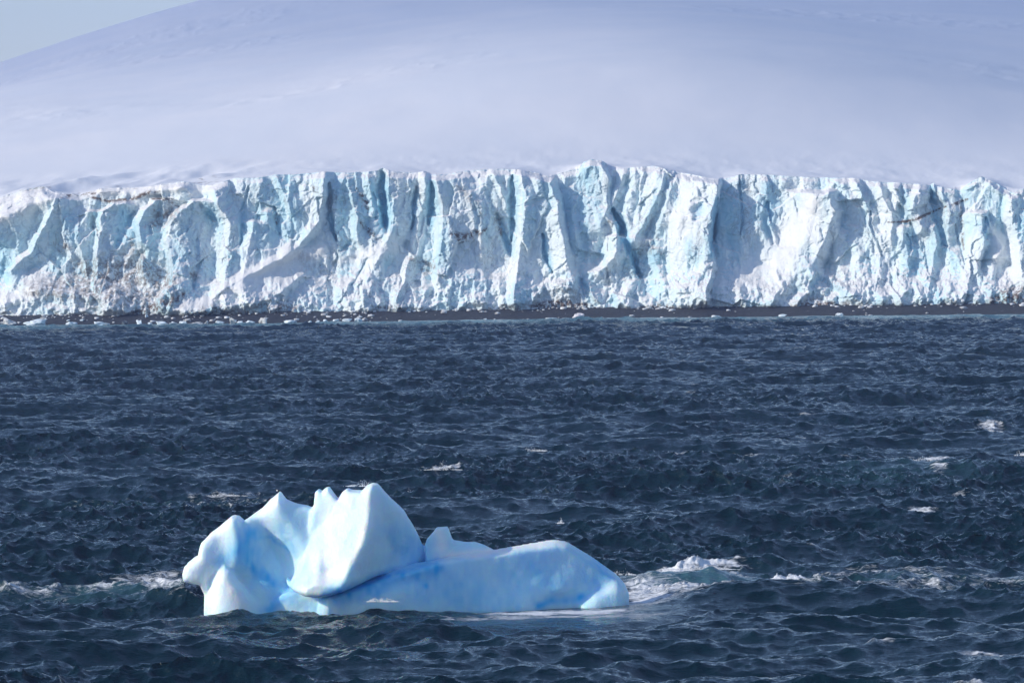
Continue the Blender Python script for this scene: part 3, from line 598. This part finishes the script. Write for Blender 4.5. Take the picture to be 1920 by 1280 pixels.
    o = link_mesh('sea', np.stack([Xo, Yo, Z], -1).reshape(-1, 3), grid_quads(len(Yr), len(u)), M_WATER,
                  attrs={'foam': foam, 'aerated': air, 'shallow': shallow, 'far': far})
    tag(o, 'dark choppy blue sea with small whitecaps', kind='structure')
    o['kind'] = 'structure'

# ------------------------------------------------------------------ iceberg
def surface_nets(f):
    s = f < 0
    c = np.zeros(tuple(d - 1 for d in f.shape), np.int8)
    for a in (0, 1):
        for b in (0, 1):
            for d in (0, 1): c += s[a:f.shape[0] - 1 + a, b:f.shape[1] - 1 + b, d:f.shape[2] - 1 + d]
    act = (c > 0) & (c < 8); I = np.argwhere(act); idx = np.full(act.shape, -1, np.int64); idx[act] = np.arange(len(I))
    P = np.zeros((len(I), 3)); n = np.zeros(len(I))
    corners = [(a, b, d) for a in (0, 1) for b in (0, 1) for d in (0, 1)]
    for a in corners:
        for ax in range(3):
            if a[ax]: continue
            b = list(a); b[ax] = 1
            fa = f[I[:, 0] + a[0], I[:, 1] + a[1], I[:, 2] + a[2]]; fb = f[I[:, 0] + b[0], I[:, 1] + b[1], I[:, 2] + b[2]]
            m = (fa < 0) != (fb < 0); t = np.where(m, fa / np.where(m, fa - fb, 1), 0)
            p = np.array(a, float)[None].repeat(len(I), 0); p[:, ax] = t
            P += p * m[:, None]; n += m
    V = I + P / n[:, None]
    Q = []
    for ax in range(3):
        sl0 = [slice(1, -1)] * 3; sl0[ax] = slice(0, -1); sl1 = [slice(1, -1)] * 3; sl1[ax] = slice(1, None)
        A, B = s[tuple(sl0)], s[tuple(sl1)]
        E = np.argwhere(A != B); sg = A[A != B]
        off = np.ones(3, int); off[ax] = 0; E = E + off
        o1, o2 = [k for k in range(3) if k != ax]
        d1 = np.zeros(3, int); d1[o1] = -1; d2 = np.zeros(3, int); d2[o2] = -1
        q = [idx[tuple((E + d).T)] for d in (0 * d1, d1, d1 + d2, d2)]
        q = np.stack(q, 1); flip = sg if ax != 1 else ~sg
        q[flip] = q[flip][:, ::-1]
        Q.append(q)
    return V, np.concatenate(Q)

BERG_D = 253.9
BERG_S = BERG_D / F     # metres per photo pixel there

def berg_field(U, Vd, W):
    """U, W: photo pixels (x, and height above the 1142 row); Vd: pixels towards the camera."""
    U2, W2 = U[:, 0, :], W[:, 0, :]
    PY2 = 1142 - W2
    U2w = U2 + 3.0 * fbm2(U2 / 26, PY2 / 26, 3, 201); PYw = PY2 + 3.0 * fbm2(U2 / 26 + 50, PY2 / 26, 3, 202)
    def lobe(poly, front, back, k=12.0, edge=1.0):
        d2 = poly_sd(U2 * .6 + U2w * .4, PY2 * .6 + PYw * .4, poly)
        fr = front - 0; d2 = d2[:, None, :]
        a = (Vd - fr[:, None, :]) * 0.82; b = (back[:, None, :] - Vd) * 0.82
        g = np.maximum(a, b)
        # rounded intersection of outline and slab
        h = np.clip(0.5 + 0.5 * (d2 - g) / k, 0, 1)
        return g * (1 - h) + d2 * h + k * h * (1 - h)
    def blur(a, n):
        for _ in range(n):
            a = 0.5 * a + 0.25 * (np.roll(a, 1, 0) + np.roll(a, -1, 0)); a = 0.5 * a + 0.25 * (np.roll(a, 1, 1) + np.roll(a, -1, 1))
        return a
    def rid(pts, hl, wl, wr, hgt):
        q = np.array(pts, float); q = q[np.argsort(q[:, 1])]; xs = np.interp(PYw, q[:, 1], q[:, 0]); d = U2w - xs
        return hgt + np.where(d < 0, d * hl[0], -d * hl[1])
    nz = 2.2 * fbm2(U2 / 60, PY2 / 60, 3, 203)
    # left mass
    A = [(345, 1075), (349, 1058), (362, 1046), (374, 1038), (381, 1014), (392, 1002), (414, 984), (437, 966), (447, 968), (456, 977), (474, 966), (492, 954), (508, 937), (523, 923), (536, 938), (556, 946), (574, 950), (600, 960), (660, 1000), (660, 1240), (388, 1240), (385, 1110), (378, 1094), (362, 1091), (348, 1086)]
    fa = rid([(436, 960), (450, 1000), (448, 1050), (436, 1090)], (0.62, 1.15), 0, 0, 66)
    fb = rid([(522, 920), (524, 960), (560, 1000), (590, 1040)], (0.62, 0.55), 0, 0, 44)
    bowl = 2 + 0.05 * (U2 - 480) - 0.30 * (PY2 - 1010)
    bowl2 = 22 - 0.50 * (U2 - 490) + 0.35 * (PY2 - 1045)
    fA = np.maximum(np.maximum(fa, fb), np.maximum(bowl, bowl2)) + nz
    fA = np.minimum(fA, 74) - 30 * sstep(1048, 1092, PY2) * sstep(380, 400, U2) * sstep(500, 440, U2)
    out = lobe(A, blur(fA, 26), -70 + nz, 18)
    def su(a, b, k=7.0):
        h = np.clip(0.5 + 0.5 * (b - a) / k, 0, 1); return b * (1 - h) + a * h - k * h * (1 - h)
    # rounded hummock low on the left
    A1 = [(392, 1150), (392, 1108), (400, 1084), (412, 1064), (425, 1057), (436, 1064), (450, 1086), (470, 1108), (488, 1128), (505, 1150), (520, 1240), (392, 1240)]
    fA1 = 98 - 0.012 * (U2 - 428) ** 2 * np.where(U2 > 428, 0.7, 1.6) - 0.20 * (1142 - PY2) + nz * 0.6
    out = su(out, lobe(A1, blur(fA1, 24), -20 + nz, 22), 8)
    # shelf between left mass and hump
    Bm = [(486, 1180), (500, 1130), (530, 1112), (548, 1104), (600, 1108), (640, 1112), (700, 1110), (700, 1240), (486, 1240)]
    out = su(out, lobe(Bm, 46 + 0.10 * (U2 - 540) + nz, -40 + nz, 10), 5)
    Bl = [(604, 1150), (606, 1116), (620, 1112), (636, 1120), (646, 1150), (646, 1240), (604, 1240)]
    out = su(out, lobe(Bl, 84 - 0.35 * np.abs(U2 - 618) + nz, 0 + nz, 8), 4)
    # rear peaks of the hump
    B2 = [(566, 1060), (577, 1010), (579, 985), (583, 958), (590, 944), (591, 924), (597, 919), (604, 922), (611, 915), (617, 913), (624, 924), (634, 936), (660, 940), (700, 1000), (640, 1080)]
    out = su(out, lobe(B2, 40 + 0.35 * (U2 - 600) - 0.15 * (1142 - PY2 - 150) + nz, -40 + nz, 9), 4)
    # main hump with its overhanging lip
    B = [(538, 1081), (546, 1086), (556, 1068), (571, 1040), (580, 1012), (592, 986), (612, 962), (630, 942), (642, 922), (650, 916), (660, 919), (678, 920), (686, 911), (697, 906), (706, 907), (716, 917), (736, 938), (758, 958), (776, 988), (790, 1022), (806, 1038), (824, 1048),
         (826, 1057), (790, 1062), (740, 1070), (700, 1080), (668, 1093), (640, 1104), (606, 1113), (575, 1109), (550, 1101), (541, 1093)]
    r1 = rid([(697, 900), (697, 960), (688, 1000), (672, 1040), (650, 1080), (630, 1110)], (0.50, 1.15), 0, 0, 114)
    lean = -0.28 * (1142 - PY2 - 60)
    lipz = 26 * np.exp(-((U2 - 585) / 40) ** 2 - ((PY2 - 1096) / 20) ** 2) - 12 * np.exp(-((U2 - 615) / 28) ** 2 - ((PY2 - 1070) / 14) ** 2) + 7 * np.exp(-((U2 - 600) / 10) ** 2 - ((PY2 - 1060) / 30) ** 2)
    flute = -9 * np.exp(-((U2 - 726 - (PY2 - 1000) * .12) / 14) ** 2)
    fB = blur(r1 + lean, 8) + lipz + flute + nz
    out = su(out, lobe(B, np.minimum(fB, 116), -55 + nz, 13), 3.0)
    # long slab
    C = [(590, 1240), (600, 1118), (650, 1098), (700, 1080), (760, 1062), (820, 1049), (860, 1041), (900, 1033), (950, 1028), (985, 1020), (1020, 1014), (1060, 1012), (1088, 1016), (1104, 1024), (1114, 1036), (1124, 1052), (1136, 1068), (1156, 1082), (1170, 1100), (1178, 1120), (1180, 1240)]
    fC = np.minimum(86 - 0.43 * (U2 - 700), 62 - 0.15 * (U2 - 700)) - 0.12 * (1142 - PY2) + nz
    fC = fC + 0.55 * fbm2(U2 / 9 + PY2 / 60, PY2 / 70, 3, 222)
    fC = fC - 10 * np.exp(-((PY2 - 1085) / 14) ** 2) * sstep(880, 700, U2) - 16 * sstep(60, 0, PY2 - 1066 + 0.02 * (U2 - 900)) * 0
    # top bevel: a sunlit strip that leans back from the upper edge of the face
    edge = np.interp(U2, [600, 820, 900, 1040, 1065, 1110, 1180], [1120, 1053, 1044, 1026, 1030, 1060, 1110])
    fC = np.where(PY2 < edge, fC - 4.2 * (edge - PY2), fC)
    under = 9 * np.exp(-((U2 - 1070) / 60) ** 2) * sstep(1108, 1124, PY2 + 0.12 * (U2 - 1070))
    slot = 4 * sstep(860, 700, U2) * sstep(1062, 1078, PY2 + 0.26 * (U2 - 820)) * sstep(1112, 1088, PY2 + 0.20 * (U2 - 700))
    out = su(out, lobe(C, blur(fC - under - slot, 7), np.minimum(blur(np.minimum(86 - 0.43 * (U2 - 700), 62 - 0.15 * (U2 - 700)), 7) - 50, -30) + nz, 9), 3)
    C2 = [(1080, 1240), (1092, 1142), (1116, 1122), (1144, 1106), (1160, 1100), (1172, 1108), (1180, 1124), (1184, 1240)]
    out = su(out, lobe(C2, -84 - 0.42 * (U2 - 1120) + 0.3 * (PY2 - 1100) + nz, -150 + nz, 24), 14)
    # knob and low fin behind
    Dk = [(796, 1026), (800, 1014), (810, 1003), (818, 992), (838, 990), (844, 1006), (849, 1019), (850, 1080), (800, 1080)]
    out = su(out, lobe(Dk, -34 - 0.5 * (U2 - 820) + nz, -88 + nz, 6), 4)
    Df = [(836, 1040), (842, 1016), (868, 1019), (890, 1019), (912, 1028), (935, 1040), (940, 1100), (836, 1100)]
    out = su(out, lobe(Df, -46 + nz, -84 + nz, 6), 5)
    return out

BERG_BLUE_AND_SHADE = [([(474, 992), (458, 1016), (466, 1046), (486, 1072), (512, 1090)], 16, 0.9), ([(462, 1012), (440, 1040), (425, 1046)], 22, 0.6), ([(478, 1004), (506, 1008), (536, 1026), (556, 1044)], 5, 0.45), ([(528, 980), (536, 1008), (556, 1034)], 6, 0.35),  # blue ice veins and hollows, plus shade painted on slab front and hump's right
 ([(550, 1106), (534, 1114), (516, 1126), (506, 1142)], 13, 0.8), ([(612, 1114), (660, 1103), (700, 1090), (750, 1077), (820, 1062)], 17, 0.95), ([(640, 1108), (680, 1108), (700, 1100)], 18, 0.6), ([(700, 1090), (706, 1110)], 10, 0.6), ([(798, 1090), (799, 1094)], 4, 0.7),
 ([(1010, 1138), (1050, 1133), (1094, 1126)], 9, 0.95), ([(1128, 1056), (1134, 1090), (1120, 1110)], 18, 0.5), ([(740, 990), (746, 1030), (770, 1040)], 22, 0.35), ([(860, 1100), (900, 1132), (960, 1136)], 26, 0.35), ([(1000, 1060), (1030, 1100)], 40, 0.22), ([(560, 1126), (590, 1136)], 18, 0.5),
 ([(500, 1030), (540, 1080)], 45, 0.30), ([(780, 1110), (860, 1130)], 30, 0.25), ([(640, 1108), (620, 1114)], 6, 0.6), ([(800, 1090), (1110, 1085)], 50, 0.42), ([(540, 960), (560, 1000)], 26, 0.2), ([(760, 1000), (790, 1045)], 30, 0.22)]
BERG_LIT_WHITE = [([(640, 940), (620, 1020), (600, 1080)], 50, 0.55), ([(400, 1010), (370, 1060), (400, 1110)], 34, 0.6), ([(480, 965), (523, 930), (500, 960)], 26, 0.5), ([(425, 1070), (440, 1100), (450, 1130)], 16, 0.8), ([(523, 925), (522, 938)], 6, 0.6), ([(437, 970), (400, 1000)], 10, 0.4), ([(697, 910), (694, 980), (668, 1040), (600, 1090)], 12, 0.6), ([(560, 1098), (600, 1100)], 10, 0.4), ([(822, 1000), (830, 1030)], 12, 0.8),  # sunlight painted as white on the lit faces and the slab's top strip
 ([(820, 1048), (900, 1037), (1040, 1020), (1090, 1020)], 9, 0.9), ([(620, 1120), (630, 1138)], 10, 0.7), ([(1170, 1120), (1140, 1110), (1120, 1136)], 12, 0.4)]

def build_berg():
    st = 2.1
    u = np.arange(330, 1200, st); v = np.arange(-180, 134, st); wv = np.arange(-60, 246, st)
    U, Vd, W = np.meshgrid(u, v, wv, indexing='ij')
    f = berg_field(U, Vd, W)
    f += 1.3 * vnoise3(U / 34, Vd / 34, W / 40, 211) + 0.35 * vnoise3(U / 12, Vd / 12, W / 18, 212)
    f = np.maximum(f, -(W + 54))
    P, Q = surface_nets(f)
    pu = 330 + P[:, 0] * st; pv = -180 + P[:, 1] * st; pw = -60 + P[:, 2] * st
    py = 1142 - pw
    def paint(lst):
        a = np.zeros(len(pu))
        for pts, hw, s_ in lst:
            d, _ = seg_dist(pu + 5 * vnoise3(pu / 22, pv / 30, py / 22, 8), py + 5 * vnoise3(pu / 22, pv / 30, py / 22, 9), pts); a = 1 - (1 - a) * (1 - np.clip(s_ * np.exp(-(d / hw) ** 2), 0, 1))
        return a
    blue = np.clip(paint(BERG_BLUE_AND_SHADE), 0, 1); blue *= 0.85 + 0.3 * vnoise3(pu / 9, pv / 9, pw / 16, 5)
    white = np.clip(paint(BERG_LIT_WHITE), 0, 1) * (1 - blue)
    cx = 760.0
    X, _, Z = at_px(pu, py, BERG_D); Y = BERG_D - pv * BERG_S
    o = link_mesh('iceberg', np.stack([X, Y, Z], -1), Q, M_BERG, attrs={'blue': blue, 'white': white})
    tag(o, 'small jagged white and blue iceberg floating in the near sea', 'iceberg')
    return o

# ------------------------------------------------------------------ stranded ice chunks
CHUNKS = [  # px, py of foot, width px, height px, kind, label
 (66, 611, 46, 14, 0, 'large pale dome shaped ice block at the waterline on the far left'), (16, 609, 40, 15, 1, 'grubby ice heap at the left edge of the beach'), (130, 611, 32, 8, 0, 'low bluish ice block right of the large pale dome'),
 (190, 610, 34, 7, 0, 'long flat white ice slab left of the dark grey lump'), (233, 611, 15, 11, 2, 'dark grey boulder like ice lump among the white chunks'), (262, 608, 14, 11, 0, 'upright white ice chunk just right of the dark lump'), (282, 609, 10, 6, 0, 'small round ice chunk between the upright one and a wide one'),
 (302, 608, 27, 8, 0, 'wide white ice chunk with a raised left end'), (325, 609, 20, 6, 0, 'low smooth white ice chunk under the dark gully of the cliff'), (344, 609, 15, 6, 0, 'small white ice chunk left of a thin grubby floe'), (370, 608, 28, 4, 1, 'thin grubby ice floe on the shoreline'),
 (388, 606, 10, 6, 1, 'small grey ice knob at the end of the thin floe'), (413, 608, 17, 6, 0, 'low white ice chunk left of the grey dome'), (436, 606, 18, 13, 1, 'rounded grey ice dome standing up from the beach'), (449, 607, 15, 7, 0, 'white ice chunk touching the grey dome on its right'),
 (469, 606, 20, 6, 0, 'flat white ice chunk left of the tall grey one'), (494, 605, 20, 14, 1, 'tall rounded grey ice block at the bottom of the snow ramp'), (154, 601, 11, 4, 0, 'small white ice fragment high on the dark beach'), (129, 601, 8, 3, 0, 'tiny ice fragment beside a slightly bigger one on the dark beach'),
 (275, 595, 8, 7, 0, 'small bright ice ball tight against the cliff foot'), (353, 601, 13, 5, 1, 'dull ice fragment up on the shingle near the cliff'), (547, 605, 30, 8, 0, 'long white ice chunk alone on the shore below the rubble'), (582, 605, 9, 4, 0, 'first and smallest of the row of white pieces right of the long chunk'),
 (596, 605, 9, 4, 0, 'second little white piece in the row on the shore'), (611, 605, 11, 6, 0, 'squarish white piece in the middle of the row on the shore'), (630, 604, 14, 6, 0, 'low white piece before the last pair of the shore row'), (651, 604, 20, 7, 0, 'broad white ice chunk near the right end of the row'),
 (672, 603, 18, 8, 0, 'last and highest white ice chunk at the right end of the row'), (1084, 597, 26, 12, 3, 'lone slanted wedge of ice on the beach below the pinnacles'), (1036, 598, 26, 4, 0, 'thin white ice floe left of the slanted wedge'), (910, 603, 7, 3, 0, 'tiny white growler in the water off the middle of the beach'),
 (1576, 594, 18, 8, 0, 'white ice lump in the surf on the right half of the shore'), (1345, 595, 22, 4, 0, 'low ice strip washed by surf right of centre'), (1468, 595, 18, 5, 0, 'small ice ridge in the surf left of the white lump')]

def ico(sub):
    me = bpy.data.meshes.new('tmp'); import bmesh
    bm = bmesh.new(); bmesh.ops.create_icosphere(bm, subdivisions=sub, radius=1.0); bm.to_mesh(me); bm.free()
    V = np.array([v.co[:] for v in me.vertices]); Fc = np.array([p.vertices[:] for p in me.polygons]); bpy.data.meshes.remove(me); return V, Fc

def build_chunks():
    mats = [mat_simple('stranded_ice', (0.80, 0.87, 0.91), (0.62, 0.76, 0.84), 0.9, 0.5), mat_simple('grubby_ice', (0.50, 0.51, 0.50), (0.62, 0.66, 0.68), 1.2, 0.6),
            mat_simple('dark_ice', (0.09, 0.11, 0.13), (0.18, 0.21, 0.24), 1.5, 0.4), mat_simple('rosy_ice', (0.70, 0.68, 0.70), (0.62, 0.64, 0.70), 1.2, 0.5)]
    V0, Fc = ico(4); rs = np.random.RandomState(3)
    for i, (px, py, wpx, hpx, kd, lab) in enumerate(CHUNKS):
        Y = min(sea_px(px, py)[1], float(shore_Y(px)) + 12)
        Ys = float(shore_Y(px)); Y = Ys + (0.5 if py > 603 - (px > 500) * 10 else 6)
        Y = Ys + max(0.0, (curve(SHORE, px) - py) / 22.0 * 15.0) + 0.3
        s = Y / F; zg = max(0.0, 0.155 * (Y - Ys) - 0.15)
        V = V0.copy()
        # cut by random planes -> angular, melted block
        for _ in range(11):
            n = rs.randn(3); n /= np.linalg.norm(n); d = 0.35 + 0.4 * rs.rand(); e = V @ n - d; V -= np.outer(np.maximum(e, 0) * 1.0, n)
        V += V0 * (0.34 * vnoise3(V0[:, 0] * 1.7 + i * 7, V0[:, 1] * 1.7, V0[:, 2] * 1.7, 301 + i) + 0.12 * vnoise3(V0[:, 0] * 5 + i, V0[:, 1] * 5, V0[:, 2] * 5, 401))[:, None]
        if kd == 3: V[:, 2] += 0.45 * V[:, 0]
        V /= np.abs(V).max(0)
        V = V * np.array([wpx * s * 0.5, max(0.8, wpx * s * 0.32), hpx * s * 0.62])
        V[:, 2] += hpx * s * 0.36
        x = (px - 960) / F * Y
        o = link_mesh('ice_chunk', V, Fc, mats[kd]); o.location = (x, Y, zg - 0.02)
        tag(o, lab, 'ice chunk', 'ice chunks stranded along the shore')

def build_rubble():
    rs = np.random.RandomState(5); V0, Fc = ico(2); VV = []; FF = []; n = 0
    m = mat_simple('ice_rubble_pieces', (0.74, 0.80, 0.84), (0.35, 0.36, 0.37), 0.7, 0.6)
    for k in range(750):
        px = rs.uniform(-60, 1980); Ys = float(shore_Y(px)); c = vnoise2(np.array(px / 60.0), np.array(0.0), 31) + (0.5 if px < 700 else -0.1)
        if rs.rand() > 0.45 + 0.6 * c: continue
        off = 14.5 - abs(rs.randn()) * (5.0 if px < 700 else 2.4) if rs.rand() < 0.8 else rs.uniform(0.2, 14)
        if off < -0.5: continue
        r = 0.10 + 0.42 * rs.rand() ** 3
        V = V0 * (1 + 0.5 * vnoise3(V0[:, 0] * 1.6 + k, V0[:, 1] * 1.6, V0[:, 2] * 1.6, 900))[:, None] * r * np.array([1.5, 1.0, 0.7])
        x, _, _ = at_px(px, 590, Ys + off)
        VV.append(V + np.array([x, Ys + off, max(0, 0.155 * off - 0.15) + r * 0.3])); FF.append(Fc + n); n += len(V0)
    tag(link_mesh('ice_rubble', np.concatenate(VV), np.concatenate(FF), m), kind='stuff', label='small ice fragments scattered over the black beach')

# ------------------------------------------------------------------ spray: droplets thrown up by breaking water, one cloud per splash
SPRAY = [(430, 926, 34, 10, 260, 'white spray streak along a breaking crest behind the left peak'), (830, 876, 34, 14, 420, 'burst of white spray on the crest above the middle of the iceberg'), (1000, 842, 26, 10, 220, 'thin spray on the crest in the middle of the sea'),
 (1738, 858, 28, 17, 620, 'large burst of white spray on the big dark wave'), (1858, 806, 20, 10, 300, 'leaning white spray plume near the right edge'), (1914, 850, 12, 11, 240, 'white spray cut by the right edge of the view'), (680, 908, 30, 10, 260, 'fine droplets flying over the top of the iceberg hump'),
 (768, 926, 20, 10, 240, 'small spray burst right behind the iceberg hump'), (1310, 1064, 64, 9, 700, 'fringe of spray on the wave curling off the right end of the iceberg'), (1470, 1086, 44, 13, 800, 'bright spray where the wake breaks right of the iceberg'), (1250, 1106, 70, 12, 700, 'soft white wash beside the right end of the iceberg'),
 (715, 1124, 30, 12, 420, 'water splashing up against the foot of the slab'), (1052, 978, 9, 9, 120, 'tiny splash in the water above the slab'), (1730, 961, 14, 8, 140, 'little whitecap splash right of centre'), (1165, 1074, 26, 10, 260, 'spray rising behind the right tip of the iceberg')]

def build_spray():
    K = 3
    m = MT('white_spray'); m.set('Base Color', (0.86, 0.89, 0.92)); m.set('Roughness', 0.9)
    rs = np.random.RandomState(8)
    O = np.array([(1, 0, 0), (-1, 0, 0), (0, 1, 0), (0, -1, 0), (0, 0, 1), (0, 0, -1)], float)
    T = np.array([(0, 2, 4), (2, 1, 4), (1, 3, 4), (3, 0, 4), (2, 0, 5), (1, 2, 5), (3, 1, 5), (0, 3, 5)])
    for px, py, ax, ay, n, lab in SPRAY:
        _, Y = sea_px(px, py + ay)
        if 600 < px < 760 and py < 1000: Y = BERG_D + 2.5
        if py > 1110: Y = BERG_D - 3.6
        n *= K; q = rs.randn(n, 3); hh = rs.rand(n) ** 2.2; ay = ay * 0.55
        cl = rs.uniform(-0.95, 0.95, 14); wt = rs.rand(14) ** 1.5; ci = rs.choice(14, n, p=wt / wt.sum()); hh = hh * (0.25 + 0.9 * rs.rand(14) ** 1.5)[ci]; bx = np.clip(cl[ci] + q[:, 0] * (0.07 + 0.22 * hh), -1.2, 1.2); env = (0.45 + 0.55 * np.abs(vnoise2(bx * 2.2 + px, bx * 0, 4)) * 2) * np.clip(1.15 - np.abs(bx), 0, 1)
        P = np.stack(at_px(px + bx * ax, py + ay * (0.6 - 1.7 * hh * env), Y + q[:, 1] * 0.5), -1)
        r = (0.006 + 0.022 * rs.rand(n) ** 3 * (1 - 0.7 * hh)) * (Y / 255.0)
        V = (P[:, None] + O[None] * r[:, None, None] * np.array([1.3, 1, 1])).reshape(-1, 3)
        Q = (T[None] + 6 * np.arange(n)[:, None, None]).reshape(-1, 3)
        o = link_mesh('sea_spray', V, Q, m.m, smooth=True)
        tag(o, lab, kind='stuff')

# ------------------------------------------------------------------ small dark seabird on the left peak
def build_bird():
    x, _, z = at_px(523.5, 921, BERG_D)
    dark = mat_simple('dark_plumage', (0.015, 0.015, 0.018), (0.03, 0.03, 0.035), 20, 0.6, 0.1, 0.01)
    pale = mat_simple('pale_plumage', (0.75, 0.75, 0.74), (0.8, 0.8, 0.8), 20, 0.7, 0.1, 0.01)
    V, Fc = ico(3)
    root = bpy.data.objects.new('seabird', None); sc.collection.objects.link(root)
    def bl(vs, s, loc, bend=0):
        q = V * np.array(s); q = q + np.array(loc); return q
    body = bl(V, (0.10, 0.075, 0.055), (0, 0, 0.11)); body[:, 2] += 0.35 * np.maximum(-body[:, 0], -0.02)
    head = bl(V, (0.036, 0.032, 0.034), (-0.105, 0, 0.185)); tail = bl(V, (0.07, 0.025, 0.012), (0.13, 0, 0.085))
    beak = bl(V, (0.03, 0.008, 0.008), (-0.15, 0, 0.182))
    allv = np.concatenate([body, head, tail, beak]); allf = np.concatenate([Fc + k * len(V) for k in range(4)])
    link_mesh('body', allv, allf, dark, root)
    link_mesh('breast', bl(V, (0.05, 0.05, 0.04), (-0.055, -0.035, 0.125)), Fc, pale, root)
    for sgn in (-1, 1):
        link_mesh('leg', bl(V, (0.006, 0.006, 0.045), (0.0, 0.025 * sgn, 0.03)), Fc, dark, root)
    root.location = (x, BERG_D - 0.9, z - 0.02)
    tag(root, 'small dark seabird perched on the left ice peak', 'seabird')

# ------------------------------------------------------------------ unseen puffs added high on the sunny side to shade the upper ice cap
def build_shade_puffs():
    rs = np.random.RandomState(21); n = 60000; k = np.arange(n)
    x = -1100 + 2200 * ((0.5 + k * 0.8191725133961645) % 1); y = 1120 + 3400 * ((0.5 + k * 0.6710436067037893) % 1)
    a = 0.06 + (y - 1180) / 1900 + 0.36 * x / (0.1 * y)
    keep = ((0.5 + k * 0.5497004779019703) % 1) < 0.97 * np.clip(0.08 + 1.4 * a, 0, 1); x, y = x[keep], y[keep]; n = len(x)
    alt = 6500 + 80 * rs.rand(n); t = (alt - 80) / S[2]
    C = np.stack([x + S[0] * t, y + S[1] * t, alt], -1)
    V0, Fc = ico(1); r = 4.5 + 3.0 * rs.rand(n)
    V = (C[:, None] + V0[None] * r[:, None, None] * np.array([1.3, 1.3, 0.7])).reshape(-1, 3)
    Q = (Fc[None] + len(V0) * np.arange(n)[:, None, None]).reshape(-1, 3)
    m = MT('shade_puff'); m.set('Base Color', (0.9, 0.9, 0.9)); m.set('Roughness', 1.0)
    tag(link_mesh('shade_puffs', V, Q, m.m), kind='stuff', label='unseen puffs added high up to shade the upper ice cap')

# ------------------------------------------------------------------ haze
def build_haze():
    x0, x1, y0, y1, z0, z1 = -3500, 3500, -300, 6800, -30, 330
    V = [(x, y, z) for x in (x0, x1) for y in (y0, y1) for z in (z0, z1)]
    Q = [(0, 1, 3, 2), (4, 6, 7, 5), (0, 4, 5, 1), (2, 3, 7, 6), (0, 2, 6, 4), (1, 5, 7, 3)]
    m = bpy.data.materials.new('haze_air'); m.use_nodes = True; t = m.node_tree; t.nodes.clear()
    o = t.nodes.new('ShaderNodeOutputMaterial'); v = t.nodes.new('ShaderNodeVolumePrincipled')
    v.inputs['Color'].default_value = (0.38, 0.50, 0.84, 1); v.inputs['Density'].default_value = HAZE; v.inputs['Anisotropy'].default_value = 0.2
    t.links.new(v.outputs[0], o.inputs['Volume'])
    tag(link_mesh('haze', V, Q, m, smooth=False), kind='stuff', label='thin bluish air over the sea and the ice cap')

HAZE = 1.35e-4
px, crest = build_cliff()
build_snow(px, crest)
build_beach()
build_sea()
build_berg()
build_chunks()
build_rubble()
build_spray()
build_bird()
build_shade_puffs()
build_haze()
